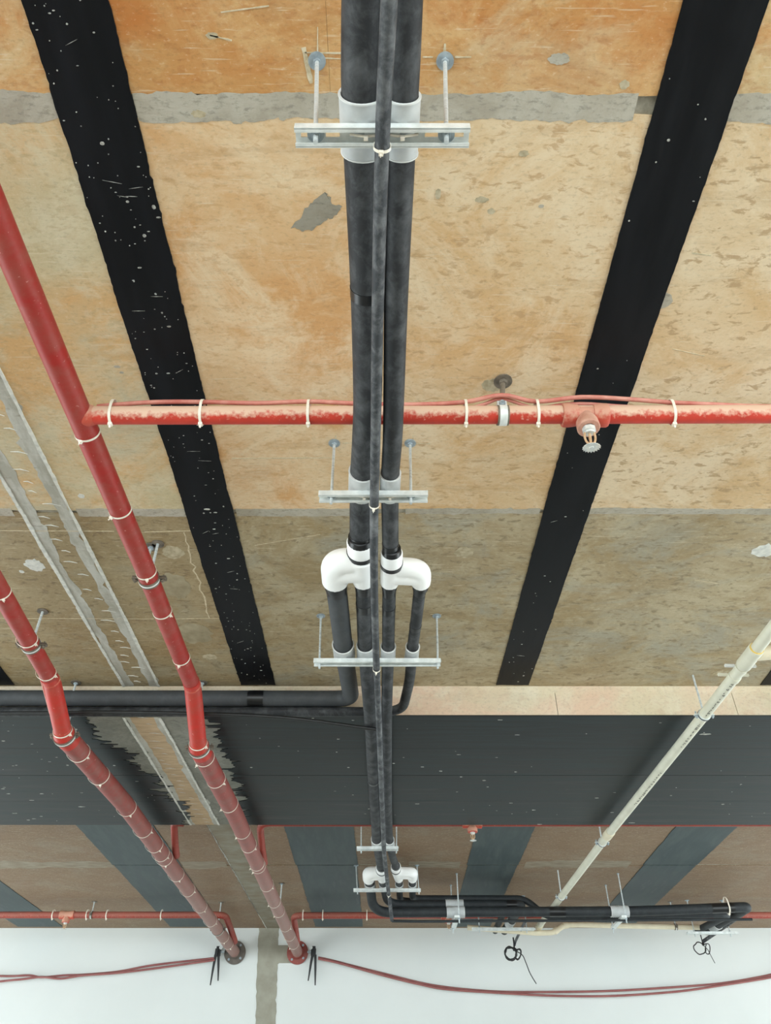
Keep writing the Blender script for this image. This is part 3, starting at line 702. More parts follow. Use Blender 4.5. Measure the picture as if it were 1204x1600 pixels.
# ties that strap the sleeves down inside the two slotted channels
for k, names in ((1, ('thick', 'thinner')), (2, ('thick', 'thinner'))):
    for P, r, nm_ in zip((LA, LB), (RA, RB), names):
        p, d = on_path(P, 1, T[k][0]); zc = EYE + T[k][1]
        t = thing('cable_tie', Vector((p.x, T[k][0], zc-.004)), f'white tie in the channel below the {nm_} pipe, {"large top hanger" if k == 1 else "hanger above first white joint"}', 'cable tie', 'ties in the hanger slots')
        sx = .008 if nm_ == 'thick' else .0
        pts = smooth([Vector((p.x-.032+sx, T[k][0], zc+.006)), Vector((p.x-.018+sx, T[k][0], zc+.001)), Vector((p.x+sx, T[k][0], zc-.003)), Vector((p.x+.018+sx, T[k][0], zc+.001)), Vector((p.x+.032+sx, T[k][0], zc+.006))], 5)
        MB().tube(pts, .0027, 8).build('strap', M['tie'], t)
        MB().box((p.x+sx, T[k][0]+.002, zc-.007), (.009, .008, .008)).build('lock_head', M['tie'], t)

# ------------------------------------------------------------------ red fire mains
Z1, Z2 = 1.815, 1.72
def main_pipe(which, up_pts, drop, low_pts, flange_mat, label):
    t = thing('fire_pipe', low_pts[-1] - Vector((0, 0, .1)), label, 'pipe', 'red fire mains')
    MB().tube(up_pts, .039, 24).build('upper_run', M['red'], t)
    dp = fillet(drop, [.05, .07], 8)
    n = len(dp); rr = [.041 + (.0555-.041)*max(0, min(1, (i/(n-1)-.45)/.35)) for i in range(n)]
    e = MB().tube(dp, rr, 24).build('offset_elbow', M['red_drop'], t)
    for q, r in ((dp[4], .0425), (dp[n//2], .0445)):
        i = min(range(n), key=lambda j: (dp[j]-q).length); d = (dp[min(i+1, n-1)]-dp[max(i-1, 0)]).normalized()
        MB().lathe(q, d, [(-.007, r-.002), (-.004, r), (.004, r), (.007, r-.002)], 24).build('weld_seam', M['red_fit'], e)
    MB().tube(low_pts, .054, 28).build('lower_run', M['red_low'], t)
    f = low_pts[-1]; d = (low_pts[-1]-low_pts[-2]).normalized(); Yf = Vector((0, 1, 0))
    o = Vector((f.x, YW-.014, f.z))
    fl = MB().lathe(o, Yf, [(-.016, .056), (-.016, .108), (-.013, .113), (.006, .113), (.006, .05)], 40, True).build('flange', M[flange_mat], t)
    MB().lathe(o, Yf, [(-.05, .054), (-.05, .058), (-.03, .061), (-.016, .068), (-.012, .054)], 32, True).build('weld_neck', M[flange_mat], fl)
    for k in range(4):
        a = math.pi/4 + k*math.pi/2 + .1; b = o + Vector((math.cos(a)*.087, -.018, math.sin(a)*.087))
        mb = MB(); hexnut(mb, b, Yf, .013, .012); mb.tube([b, b - Yf*.014], .007, 8); mb.build('bolt', M['nut'], fl)
    return t, up_pts, dp, low_pts
A_up = [hp(78.6-140, 210, Z1), hp(78.6, 540, Z1), hp(223, 880, Z1), hp(300.6, 1069, Z1)]
A_up = [A_up[1] + (A_up[1]-A_up[3])*1.15] + A_up[1:]
kA = hp(310, 1166, Z2)
A_low = [kA, hp(367, 1273, Z2), W(hX(465, 1489, Z2), YW-.02, Z2)]
A_up[-1] = hp(301, 1072, Z1)
dA = (A_low[1]-A_low[0]).normalized()
mainA = main_pipe('A', A_up, [A_up[-1]-Vector((0, .05, 0)), A_up[-1], kA, kA + dA*.09], [kA + dA*.0] + A_low[1:], 'red_flange', 'red fire main with the cross pipe tee, ending in a red wall flange')
B_up3 = hp(81, 1064, Z1); B_up1 = hp(30, 975, Z1)
B_up = [B_up1 + (B_up1-B_up3)*6, B_up1, B_up3]
kB = hp(99, 1147, Z2)
B_low = [kB, hp(194, 1255, Z2), W(hX(366, 1487, Z2), YW-.02, Z2)]
dB = (B_low[1]-B_low[0]).normalized()
mainB = main_pipe('B', B_up, [B_up3-Vector((0, .05, 0)), B_up3, kB, kB + dB*.09], [kB + dB*.0] + B_low[1:], 'grey_flange', 'red fire main at the left edge, ending in a grey-brown wall flange')

# band clamps on the mains
def clamp(pos, d, r, label, ear=.03, zs=None, mat='rust', w=.026, group='band clamps on the red mains', rod=True):
    d = Vector(d).normalized(); u = Vector((0, 0, 1)); u = (u-d*u.dot(d)).normalized(); q = d.cross(u)
    t = thing('band_clamp', pos - u*(r+.004), label, 'clamp', group)
    MB().ring(pos, d, r-.0005, r+.004, w).build('band', M[mat], t)
    MB().ring(pos - d*.0005, d, r-.0003, r+.0048, w*.3).build('rubber_lining', M['rubber'] if mat != 'rust' else M['rim'], t)
    R = Matrix((q, d, u)).transposed()
    for s_ in (-1, 1):
        e = MB().box(pos + q*s_*(r+ear/2), (ear, w*.9, .005), R)
        e.box(pos + q*s_*(r+ear/2) + u*.008, (ear, w*.9, .003), R)
        e = e.build('ear', M[mat], t)
        mb = MB(); c = pos + q*s_*(r+ear*.55); hexnut(mb, c - u*.008, u, .008, .008); mb.tube([c - u*.016, c + u*.02], .004, 8); mb.build('bolt', M['rust'], e)
    if zs:
        a = pos + u*(r+.002); rd = MB().tube([a, Vector((a.x, a.y, EYE+zs))], .006, 8).build('threaded_rod', M['rod'], t)
        mb = MB(); mb.lathe((a.x, a.y, EYE+zs-.003), (0, 0, 1), [(-.002, .006), (-.002, .026), (.002, .026), (.002, .006)], 20, True); mb.build('washer', M['rust'], rd)
    return t
for (mn, tagm) in ((mainA, 'main with the tee'), (mainB, 'left-edge main')):
    py = 905 if mn is mainA else 1008
    p, d = on_path(mn[1], 1, hY(py, Z1)); clamp(p, d, .039, f'dusty band clamp on the upper run of the {tagm}', zs=ZN)
    p = mn[3][0] + (mn[3][1]-mn[3][0]).normalized()*.02; clamp(p, (mn[3][1]-mn[3][0]), .0545, f'dusty band clamp just below the bend of the {tagm}', ear=.024, zs=ZB)
p, d = on_path(mainB[3], 1, hY(1452, Z2)); clamp(p, d, .055, 'grey band clamp near the grey-brown flange of the left-edge main', ear=.02, zs=ZF)

# ties on the mains
def tie_run(mn, pys_up, pys_low, nm_, extra, heads):
    k = 0
    G_ = f'white ties along the {nm_}'
    for py in pys_up:
        p, d = on_path(mn[1], 1, hY(py, Z1))
        tie(p, d, .0395, f'{ORD[k]} white cable tie from the top on {nm_}, above its bend', G_, heads[k % len(heads)], .007, .0, oval=extra and (-75, .018)); k += 1
    i = len(mn[2])//2+1; p = mn[2][i]; d = (mn[2][i+1]-mn[2][i-1]).normalized()
    tie(p, d, .047, f'white cable tie round the bright offset elbow of the {nm_}', G_, 120, .008)
    for k, py in enumerate(pys_low):
        p, d = on_path(mn[3], 1, hY(py, Z2))
        tie(p, d, .0545, f'{ORD[k]} white cable tie after the bend of the {nm_}', G_, heads[(k*2+1) % len(heads)], .007, .04*((k % 3)-1), oval=extra and (-75, .02))
tie_run(mainA, (676, 797, 893, 955, 1028), (1183, 1217, 1256, 1298, 1320, 1349, 1353, 1382, 1408, 1423, 1446, 1461, 1474), 'red main with the tee', False, (195, 215, 165, 120, 185, 230))
tie_run(mainB, (925, 1000, 1052), (1176, 1212, 1262, 1296, 1320, 1334, 1341, 1366, 1390, 1416, 1438, 1464, 1474), 'left-edge red main', True, (150, 120, 110, 165, 135))

# red sensor cables beside the left main
def beside(path, ang, off, wav=.004, seed=1):
    r = random.Random(seed); out = []
    for p, d in path:
        u = Vector((0, 0, 1)); u = (u-d*u.dot(d)).normalized(); q = d.cross(u); a = math.radians(ang)
        out.append(p + (u*math.cos(a) + q*math.sin(a))*(off + r.uniform(-wav, wav)))
    return smooth(out, 4)
samp = [on_path(mainB[1], 1, y) for y in (1.2, 1.8, 2.3, 2.7, 3.05, 3.35)]
samp += [(mainB[2][len(mainB[2])//2], (mainB[2][len(mainB[2])//2+1]-mainB[2][len(mainB[2])//2-1]).normalized())]
samp2 = [on_path(mainB[3], 1, y) for y in (4.2, 4.8, 5.4, 6.1, 6.9, 7.7, 8.4, 8.9)]
for j, (ang, o1, o2) in enumerate(((-75, .049, .064), (-58, .062, .066))):
    pts = beside(samp, ang, o1, .003, 3+j)[:-1] + beside(samp2, ang, o2, .002, 5+j)
    tag(MB().tube(pts, .0075, 10).build('red_cable', M['cable_red'], None, pts[0]), ('inner', 'outer')[j] + ' red sensor cable strapped along the side of the left-edge red main', 'cable', 'red sensor cables on the left main')

# ------------------------------------------------------------------ red cross pipe with tee, sprinkler and clamp
Yb = hY(649, Z1)
xb0 = on_path(mainA[1], 1, Yb)[0].x
cross = thing('branch_pipe', W(xb0+.04, Yb, Z1-.03), 'red cross pipe topped with pale dust, passing above the black pipes', 'pipe')
MB().tube([W(xb0, Yb, Z1), W(0, Yb, Z1+.001), W(3.2, Yb-.006, Z1+.006)], .0295, 24).build('pipe_run', M['red_side'], cross)
MB().lathe(W(xb0+.042, Yb, Z1), (1, 0, 0), [(-.03, .036), (-.012, .036), (-.004, .033), (.004, .0305), (.006, .029)], 24).build('weld_collar', M['red_fit'], cross)
xs = ex(913, Yb, Z1)
tee = MB()
for s_ in (-1, 1): tee.lathe(W(xs + s_*.052, Yb, Z1), (s_, 0, 0), [(-.028, .034), (-.012, .037), (.0, .0385), (.016, .0385), (.020, .036), (.022, .030)], 24)
tee.lathe(W(xs, Yb, Z1), (1, 0, 0), [(-.034, .031), (0, .031), (.034, .031)], 24)
tee = tee.build('tee_fitting', M['red_fit'], cross)
MB().lathe(W(xs, Yb, Z1), (0, -.12, -1), [(.0, .029), (.02, .029), (.036, .034), (.066, .036), (.07, .033), (.07, .02), (.058, .018)], 24).build('outlet', M['red_dusty'], tee)
def sprinkler(o, ax, label, sc_=1.0, group='sprinkler heads'):
    o = Vector(o); ax = Vector(ax).normalized(); t = thing('sprinkler_head', o + ax*.06*sc_, label, 'sprinkler', group)
    k = sc_; u = Vector((1, 0, 0)); w = ax.cross(u)
    MB().lathe(o, ax, [(-.012*k, .010*k), (0, .010*k), (0, .016*k), (.010*k, .016*k), (.012*k, .013*k), (.016*k, .012*k)], 6 if k < 1.05 else 8).build('base', M['pale_metal'], t)
    for s_ in (-1, 1):
        MB().tube(smooth([o + ax*.012*k + u*s_*.010*k, o + ax*.024*k + u*s_*.0125*k, o + ax*.038*k + u*s_*.010*k, o + ax*.046*k + u*s_*.004*k], 4), .0028*k, 8).build('frame_arm', M['brass'], t)
    MB().tube([o + ax*.014*k, o + ax*.02*k, o + ax*.038*k, o + ax*.044*k], [.0022*k, .0035*k, .0035*k, .0022*k], 10).build('glass_bulb', M['brass'], t)
    MB().lathe(o, ax, [(.043*k, .005*k), (.050*k, .005*k), (.052*k, .007*k)], 12).build('boss', M['brass'], t)
    mb = MB(); n = 36; c0 = o + ax*.053*k
    pr = [(.0182 if i % 2 else .0212)*k for i in range(n)]
    vs = [c0 + (u*math.cos(2*math.pi*i/n) + w*math.sin(2*math.pi*i/n))*pr[i] + ax*(.002*k if not i % 2 else 0) for i in range(n)]
    vs += [p + ax*.0018*k for p in vs]
    mb.add(vs, [tuple(range(n)), tuple(range(2*n-1, n-1, -1))] + [(i, n+i, n+(i+1) % n, (i+1) % n) for i in range(n)])
    mb.lathe(c0 + ax*.0015*k, ax, [(0, .006*k), (.002*k, .005*k), (.0022*k, .002*k)], 12)
    mb.build('deflector', M['pale_metal'], t)
sprinkler(W(xs, Yb, Z1) + Vector((0, -.12, -1)).normalized()*.066, (0, .22, -1), 'brass sprinkler head with toothed deflector hanging from the red cross pipe', 1.32)
# its clamp and rod
xc = ex(785, Yb, Z1)
t = thing('pipe_clamp', W(xc, Yb, Z1-.035), 'grey band clamp on a short rod holding the red cross pipe', 'clamp')
MB().ring(W(xc, Yb, Z1), (1, 0, 0), .0296, .0338, .024).build('band', M['zinc'], t)
MB().ring(W(xc, Yb, Z1), (1, 0, 0), .0294, .0326, .036).build('rubber_lining', M['rust'], t)
e = MB().box(W(xc, Yb-.006, Z1+.04), (.03, .02, .022)).build('lug', M['zinc'], t)
mb = MB(); hexnut(mb, W(xc, Yb-.02, Z1+.036), (0, 1, 0), .011, .012); mb.tube([W(xc, Yb-.03, Z1+.036), W(xc, Yb+.012, Z1+.036)], .005, 8); mb.build('bolt', M['nut'], e)
rd = MB().tube([W(xc, Yb-.002, Z1+.03), W(ex(785, Yb+.02, ZN), Yb+.015, ZN)], .0085, 12).build('threaded_rod', M['rust'], t)
mb = MB(); hexnut(mb, W(ex(785, Yb+.02, ZN), Yb+.014, ZN-.011), (0, 0, 1), .015, .014); mb.build('nut', M['rust'], rd)
MB().lathe(W(ex(785, Yb+.02, ZN), Yb+.015, ZN-.003), (0, 0, 1), [(-.0018, .008), (-.0018, .031), (.0018, .031), (.0018, .008)], 24, True).build('washer', M['rust'], rd)
# flat red cables on top of the pipe
def cross_cable(pts, nm_, r=.0075):
    P = smooth(pts, 5); tag(MB().tube(P, r, 10).build('red_cable', M['cable_red'], None, P[0]), nm_, 'cable', 'red cables on the cross pipe')
Zt = Z1+.034
def qx(px, dy, dz): return W(ex(px, Yb, Z1), Yb+dy, Z1+dz)
cross_cable([qx(150, -.01, .030), qx(175, -.012, .036), qx(240, -.014, .047), qx(315, -.012, .050), qx(400, -.012, .044), qx(482, -.012, .052), qx(560, -.012, .042), qx(650, -.01, .04), qx(727, -.012, .05), qx(785, -.03, .062), qx(839, -.014, .05), qx(910, -.02, .064), qx(980, -.016, .060), qx(1050, -.012, .048), qx(1120, -.010, .04), qx(1220, -.004, .037), qx(1500, -.004, .037)], 'pinkish red cable lying along the top of the red cross pipe')
cross_cable([qx(160, .004, .034), qx(260, .006, .042), qx(400, .006, .042), qx(560, .006, .038), qx(727, .006, .040), qx(785, -.012, .052+.012), qx(839, .006, .042), qx(910, .004, .06), qx(1050, .006, .042), qx(1500, .006, .037)], 'second red cable behind the first on top of the cross pipe', .006)
for k, (px, lb) in enumerate(((175, 'beside the tee'), (315, 'over the speckled carbon strip'), (482, 'left of the black pipes'), (727, 'left of the rod clamp'), (839, 'between rod clamp and sprinkler'), (1050, 'right of the sprinkler'))):
    tie(W(ex(px, Yb, Z1), Yb, Z1), (1, 0, 0), .030, f'white cable tie on the red cross pipe, {lb}', 'ties on the cross pipe', 190, .0085, .03*((k % 3)-1), .002, oval=(12, .026))

# ------------------------------------------------------------------ red branches behind the beam and by the wall
def far_branch(path, label, ties, tees, tie_nm, r=.030, tiegroup='ties on the far red branches', sgroup=None):
    P = fillet(path, .09, 8)
    t = thing('branch_pipe', P[0]-Vector((0, 0, r)), label, 'pipe', 'red branch pipes')
    MB().tube(P, r, 16).build('pipe_run', M['red_far'], t)
    for px, (Y, Z), sl in tees:
        x = ex(px, Y, Z); q, d = on_path(P, 0, x)
        f = MB()
        for s_ in (-1, 1): f.lathe(q + Vector((s_*.05, 0, 0)), (s_, 0, 0), [(-.03, .034), (0, .039), (.018, .039), (.022, .03)], 18)
        f.lathe(q, (1, 0, 0), [(-.035, .034), (.035, .034)], 18); f = f.build('tee_fitting', M['red_fit'], t)
        MB().lathe(q, (0, 0, -1), [(0, .028), (.03, .03), (.04, .036), (.066, .036), (.068, .018), (.058, .016)], 18).build('outlet', M['red_fit'], f)
        sprinkler(q - Vector((0, 0, .064)), (0, 0, -1), sl, 1.1)
    for k, (px, Y, Z) in enumerate(ties):
        q, d = on_path(P, 0, ex(px, Y, Z))
        tie(q, d, r+.0005, tie_nm.format(ORD[k]), tiegroup, 180, .010, 0, .003, oval=(10, .018))
    return P
YF, ZFL = 8.25, 1.84
xm = on_path(mainB[3], 1, 8.75)[0].x
far_branch([W(xm+.06, 8.95, 1.745), W(xm+.05, 8.65, 1.81), W(ex(352, YF, ZFL), YF, ZFL), W(-6.5, YF, ZFL)], 'red branch pipe with a sprinkler, running left along the top of the white wall',
           ((83, YF, ZFL), (136, YF, ZFL), (167, YF, ZFL), (252, YF, ZFL)), ((105, (YF, ZFL), 'small sprinkler head on the red branch above the left part of the white wall'),),
           '{} white cable tie from the left edge on the red branch over the white wall')
q = W(ex(143, YF, ZFL), YF, ZFL)
clamp(q, (1, 0, 0), .0305, 'grey band clamp beside the small sprinkler on the left wall branch', ear=.02, zs=ZF, group='clamps on the far red branches')
xm = on_path(mainA[3], 1, 8.7)[0].x
far_branch([W(xm+.035, 8.95, 1.745), W(xm+.04, 8.6, 1.81), W(ex(458, YF, ZFL), YF+.02, ZFL), W(1.2, YF, ZFL-.002), W(6.5, YF, 1.836)], 'red branch pipe rising beside the red flange and running right behind the black bundle',
           ((473, YF, ZFL), (504, YF, ZFL), (573, YF, ZFL)), ((700, (YF, ZFL), 'small sprinkler head below the far black pipe bundle'),),
           '{} white cable tie from the red flange on the branch running right')
YB2, ZB2 = 5.74, 1.889
xm = on_path(mainA[3], 1, 6.2)[0].x
far_branch([W(xm+.03, 6.3, 1.77), W(xm+.035, 6.1, 1.80), W(xm+.05, YB2, ZB2), W(6.5, YB2, ZB2)], 'red branch pipe hidden behind the beam edge, curving up from the main with the tee',
           (), ((737, (YB2, ZB2), 'red-painted sprinkler fitting peeking below the beam edge near the carbon strip'),), '', .026)
xm = on_path(mainB[3], 1, 6.2)[0].x
far_branch([W(xm+.05, 6.12, 1.77), W(xm+.07, 5.95, 1.80), W(xm+.09, YB2, ZB2), W(xm+.16, YB2, ZB2)], 'short red branch stub behind the beam, beside the left-edge main', (), (), '', .026)
# anchors with rods seen in the far bay and beside the beam
for i, (px, py, z, L, lb) in enumerate(((316, 1066, ZN, .10, 'rod anchor with rusty washer in front of the beam, beside the tee main'), (119, 1066, ZN, .10, 'rod anchor with rusty washer in front of the beam, between the two mains'), (236, 854, ZN, .06, 'rod anchor half hidden behind the upper run of the tee main'), (440, 1380, ZF, .2, 'thin rod anchor hanging in the far bay, right of the tee main'))):
    a = hp(px, py, z); t = thing('rod_anchor', a - Vector((0, 0, L)), lb, 'anchor', 'ceiling rod anchors')
    MB().tube([a - Vector((0, 0, L)), a], .006, 8).build('threaded_rod', M['rod'], t)
    mb = MB(); mb.lathe(a - Vector((0, 0, .003)), (0, 0, 1), [(-.002, .006), (-.002, .028), (.002, .028), (.002, .006)], 20, True); mb.build('washer', M['rust'], t)
    mb = MB(); hexnut(mb, a - Vector((0, 0, .010)), (0, 0, 1), .012, .01); mb.build('nut', M['nut'], t)

# ------------------------------------------------------------------ cream drain pipe
ZP = 1.772; rp = .0275
Pp = [hp(1204, 985, ZP), hp(1098, 1119, ZP), hp(945, 1310, ZP-.014), hp(842, 1447, ZP-.034)]   # laid to a slight fall
Pp = [Pp[0] + (Pp[0]-Pp[1])*1.15] + Pp
dp_ = (Pp[2]-Pp[1]).normalized()
drain = thing('drain_pipe', Pp[-1]-Vector((0, 0, rp)), 'long cream plastic drain pipe running under the beam to the white wall', 'pipe')
MB().tube(Pp, rp, 20).build('pipe_run', M['pvc'], drain)
q, d = on_path(Pp, 1, hY(1022, ZP))
tee = MB().lathe(q, d, [(-.05, rp), (-.05, .033), (-.046, .0345), (.10, .0345), (.104, .033), (.104, rp)], 22, True).build('tee_fitting', M['pvc'], drain)
MB().tube([q, q + Vector((.14, -.02, .002))], [.033, .033], 20).build('branch_socket', M['pvc_far'], tee)
MB().tube([q + Vector((.13, -.02, .002)), q + Vector((1.8, -.25, .01))], rp, 18).build('branch_run', M['pvc_far'], drain)
MB().ring(q - d*.052, d, rp, rp+.003, .008).build('glue_ring', M['glue'], tee)
q, d = on_path(Pp, 1, hY(1300, ZP))
cp = MB().lathe(q, d, [(-.05, rp), (-.05, .0325), (.05, .0325), (.05, rp)], 22, True).build('coupling', M['pvc_far'], drain)
MB().ring(q + d*.05, d, rp, rp+.003, .008).build('glue_ring', M['glue'], cp)
# worn line of print along the underside (no longer legible)
r9 = random.Random(9)
for (y0, y1) in ((hY(1062, ZP), hY(1112, ZP)), (hY(1200, ZP), hY(1250, ZP)), (hY(1125, ZP), hY(1160, ZP))):
    mb = MB(); y = y0
    while y < y1:
        q, d = on_path(Pp, 1, y); u = Vector((0, 0, 1)); u = (u-d*u.dot(d)).normalized(); w = d.cross(u)
        ln = r9.choice((.010, .014, .02)); a0 = math.radians(158 + r9.uniform(-3, 3))
        for k in range(r9.choice((1, 2, 2))):
            a = a0 + k*.22
            n0 = u*math.cos(a) + w*math.sin(a)*-1
            c = q + n0*(rp+.0003); R = Matrix((d, n0.cross(d), n0)).transposed()
            mb.box(c, (ln*r9.uniform(.5, 1), .0042, .0006), R)
        y += ln + r9.choice((.006, .01, .02))
    tag(mb.build('print_mark', M['print'], drain), kind='stuff')
# its split-ring hangers
def ring_hanger(py, zs, label, lean=0.):
    q, d = on_path(Pp, 1, hY(py, ZP)); u = Vector((0, 0, 1)); w = d.cross(u).normalized()
    t = thing('ring_hanger', q - u*(rp+.005), label, 'clamp', 'ring hangers on the cream pipe')
    MB().ring(q, d, rp, rp+.0045, .022).build('band', M['zinc'], t)
    MB().ring(q, d, rp-.0002, rp+.006, .006).build('rubber_lining', M['rubber'], t)
    for s_ in (-1, 1):
        mb = MB(); mb.box(q + w*s_*(rp+.012), (.024, .018, .006), Matrix((w, d, u)).transposed()); e = mb.build('ear', M['zinc'], t)
        mb = MB(); mb.tube([q + w*s_*(rp+.014) - u*.018, q + w*s_*(rp+.014) + u*.018], .005, 8); hexnut(mb, q + w*s_*(rp+.014) - u*.008, u, .009, .009); mb.build('bolt', M['nut'], e)
    MB().tube([q + u*(rp+.002), Vector((q.x+lean, q.y, EYE+zs))], .0055, 8).build('threaded_rod', M['rod'], t)
ring_hanger(1117, ZN, 'ring hanger with a rod holding the cream pipe at the beige beam face', .0)
ring_hanger(1313, ZF, 'ring hanger holding the cream pipe just behind the beam')
ring_hanger(1396, ZF, 'ring hanger with a rod holding the cream pipe above the black bundle')
# loose clips higher up on the pipe
for py, sx, lb in ((1044, .05, 'clear plastic clip with two wings on the cream pipe, nearer the tee'), (1058, .05, 'white plastic clip with two wings on the cream pipe, nearer the ring hanger')):
    q, d = on_path(Pp, 1, hY(py, ZP)); u = Vector((0, 0, 1)); w = d.cross(u).normalized()
    t = thing('pipe_clip', q - u*rp, lb, 'clip', 'plastic clips on the cream pipe')
    MB().ring(q, d, rp, rp+.003, .03).build('band', M['pvc'], t)
    for s_ in (-1, 1): MB().box(q + w*s_*(rp+.024) + u*.012, (.045, .012, .012), Matrix((w, d, u)).transposed()).build('wing', M['pvc'] if py > 1050 else M['rim'], t)
# cream pipe along the top of the wall
E = Pp[-1]
wp = thing('drain_pipe', Vector((E.x, E.y, E.z-rp)), 'cream pipe along the top of the white wall, stepping up behind the black bundle', 'pipe')
Zw = Z = EYE
Ywp = E.y + .03
Pw = fillet([vp(730, 1449, Ywp), vp(840, 1458, Ywp), vp(864, 1457, Ywp), vp(882, 1445.5, Ywp), vp(905, 1445, Ywp), vp(1092, 1449, Ywp)], .03, 5)
MB().tube(Pw, .024, 16).build('pipe_run', M['pvc_far'], wp)
el = MB().tube([E - dp_*.05, E + dp_*.04], .034, 18).build('tee_fitting', M['pvc_far'], wp)
for px in (868, 884):
    q, d = on_path(Pw, 0, vp(px, 1450, Ywp).x); MB().ring(q, d, .023, .029, .04).build('socket', M['pvc_far'], wp)
q, d = on_path(Pw, 0, vp(1055, 1448, Ywp).x)
clamp(q, d, .0245, 'small dark clamp on the cream wall pipe', ear=.016, zs=ZF, group='clamp on the cream wall pipe')

# ------------------------------------------------------------------ pipe ends by the wall: small trapezes, conduit tails, coiled cable
for XE, pxs, Yt, lb in ((XE1, (737, 834), Yend-.38, 'above the thick cable coil'), (XE2-.05, (1096, 1150), Yend-.22, 'above the thin cable coil')):
    Zt_ = 1.672 if XE is XE1 else 1.672
    x0, x1 = ex(pxs[0], Yt, Zt_), ex(pxs[1], Yt, Zt_)
    if XE is not XE1: x0, x1 = XE-.28, XE+.20
    trapeze(Yt, Zt_, x0, x1, [x0+.07, x1-.07], [x0+.07, x1-.07], ZF, f'small trapeze hanger close to the white wall, {lb}')
for P, r, lb in ((Q2, .036, 'thick pipe end above the thick cable coil'), (Q1, .040, 'thick pipe end above the thin cable coil')):
    p, d = on_path(P, 1, Yend-.35 if P is Q2 else Yend-.24); sleeve(p, d, r+.001, .14, f'grey sleeve on the {lb}')
def coil(start, R, turns, label, tail, seed, rad=.0075):
    r = random.Random(seed); t = thing('cable_coil', start - Vector((0, 0, 2*R+.03)), label, 'cable', 'cable coils by the wall')
    pts = [start + Vector((0, 0, .10)), start + Vector((.002, 0, .04)), start]
    c = start + Vector((-R*.75, 0, -R*.85))
    for k in range(turns*12):
        a = math.radians(40) + 2*math.pi*k/12; rr = R*(1 + r.uniform(-.10, .10))
        pts.append(c + Vector((math.cos(a)*rr, -.01*(k/12) + r.uniform(-.004, .004), math.sin(a)*rr)))
    MB().tube(smooth(pts, 3), rad, 8).build('loop', M['rubber'], t)
    p2 = [start + Vector((.0, -.01, -.01))]
    for k in range(turns*8):
        a = math.radians(80) - 2*math.pi*k/8
        p2.append(start + Vector((R*.55, -.02, -R*1.0)) + Vector((math.cos(a)*R*.45 + math.sin(a)*R*.25, -.006*k/8, math.sin(a)*R*(.85 + r.uniform(-.1, .1)))))
    MB().tube(smooth(p2, 3), rad*.85, 8).build('loop', M['rubber'], t)
    MB().tube(smooth([start + Vector((.0, -.012, -.02))] + [start + Vector(v) for v in tail], 5), rad*.6, 8).build('tail', M['rubber'], t)
    MB().ring(start + Vector((0, -.01, -.01)), (0, .2, 1), rad*1.6, rad*2.2, .02).build('binding', M['tape'], t)
Yc1 = 8.75
s1 = vp(803, 1482, Yc1)
Z_s1 = s1.z-EYE
t = thing('thin_conduit', s1, 'thin grey conduit dropping from the first pipe end to the thick cable coil', 'conduit')
MB().tube(smooth([vp(820, 1440, 7.75), vp(814, 1452, 8.2), vp(808, 1464, 8.6), vp(804.5, 1472, Yc1), vp(803.3, 1477, Yc1)], 5), .013, 10).build('foam_tube', M['conduit'], t)
coil(s1, .056, 4, 'thick coil of black cable hanging in front of the white wall with a long tail', [(.07, -.02, -.06), (.10, -.02, -.13), (.13, -.02, -.22), (.18, -.02, -.31)], 4)
s2 = vp(1097, 1474, Yc1)
t = thing('thin_conduit', s2, 'thin grey conduit sloping from the far right pipe bend to the thin cable coil', 'conduit')
MB().tube(smooth([vp(1166, 1424, 7.5), vp(1140, 1442, 8.0), vp(1114, 1460, 8.5), vp(1098, 1471, Yc1)], 5), .017, 10).build('foam_tube', M['conduit'], t)
coil(s2, .055, 1, 'thin loose loop of black cable hanging in front of the white wall at the right', [(.03, -.02, -.06), (.05, -.02, -.12), (.07, -.02, -.18)], 5, .0055)
# wire tie on the bundle end
p, d = on_path(Q1, 0, ex(1137, 7.4, 1.68)); tie(p, d, .046, 'pale cable tie round the far bundle where it turns back at the right', 'tie on the far bundle', 180, .012, 0, .003, oval=(0, .04))

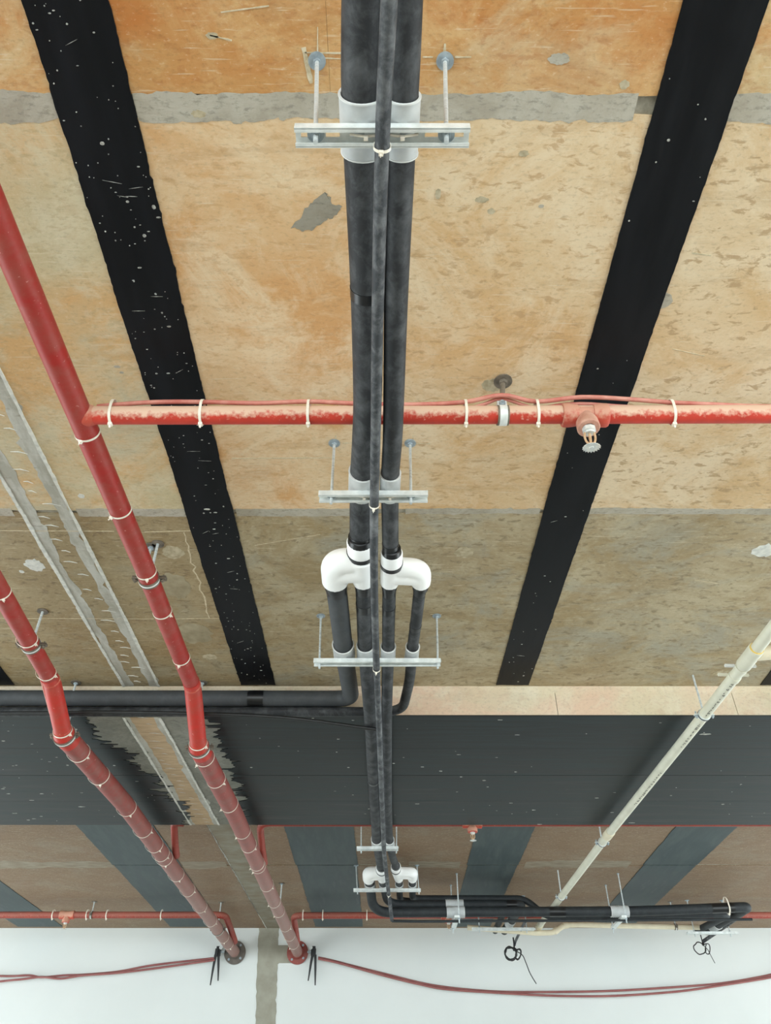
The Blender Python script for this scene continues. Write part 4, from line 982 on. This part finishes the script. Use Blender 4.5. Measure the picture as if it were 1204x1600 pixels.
# ------------------------------------------------------------------ cable anchors by the flanges and the sagging red cables
def anchor(fx, fz, sg, label):
    t = thing('cable_anchor', Vector((fx + sg*.175, YW-.06, fz-.3)), label, 'anchor', 'black cable anchors by the flanges')
    MB().tube([Vector((fx + sg*.108, YW-.05, fz)), Vector((fx + sg*.175, YW-.05, fz))], .012, 10).build('peg', M['nut'], t)
    b = MB().box((fx + sg*.17, YW-.06, fz+.005), (.045, .04, .09)); b.box((fx + sg*.185, YW-.07, fz-.01), (.03, .05, .07)); b = b.build('clamp_body', M['rubber'], t)
    MB().lathe((fx + sg*.145, YW-.075, fz+.035), (0, 1, 0), [(-.01, .018), (.01, .018)], 16).build('bolt', M['zinc'], b)
    for dx, dl, s_ in ((.0, -.27, -.035), (.03, -.31, .01)):
        MB().tube([Vector((fx + sg*(.165+dx), YW-.07, fz-.03)), Vector((fx + sg*(.168+dx+s_*.5), YW-.07, fz+dl*.5)), Vector((fx + sg*(.17+dx+s_), YW-.07, fz+dl))], [.014, .012, .006], 8).build('strap_tail', M['rubber'], t)
fA, fB = mainA[3][-1], mainB[3][-1]
anchor(fA.x, fA.z, 1, 'black cable anchor with two hanging tails beside the red flange')
anchor(fB.x, fB.z, -1, 'black cable anchor with two hanging tails beside the grey-brown flange')
def wcable(pix, label, r=.0105, Y=YW-.07):
    P = smooth([vp(x, y, Y) for x, y in pix], 6); tag(MB().tube(P, r, 10).build('red_cable', M['cable_wall'], None, P[0]), label, 'cable', 'red cables across the white wall')
wcable([(-120, 1519), (0, 1525), (45, 1524), (65, 1527), (100, 1524), (130, 1523), (185, 1518), (240, 1508), (335, 1497)], 'dark red cable on the left part of the white wall, upper of two')
wcable([(-120, 1548), (0, 1533.5), (35, 1530), (65, 1526.5), (95, 1529), (130, 1524), (185, 1520), (250, 1512), (335, 1500)], 'dark red cable on the left part of the white wall, lower of two', Y=YW-.095)
wcable([(497, 1496), (520, 1501), (602, 1522), (680, 1540), (770, 1549), (860, 1550), (960, 1548), (1060, 1542), (1130, 1536), (1204, 1523), (1300, 1500)], 'dark red cable sagging across the right part of the white wall, upper of two')
wcable([(497, 1498), (530, 1505), (602, 1525), (660, 1539), (700, 1546), (790, 1552), (870, 1556), (960, 1556), (1060, 1549), (1130, 1539), (1204, 1527), (1300, 1506)], 'dark red cable sagging across the right part of the white wall, lower of two', Y=YW-.095)
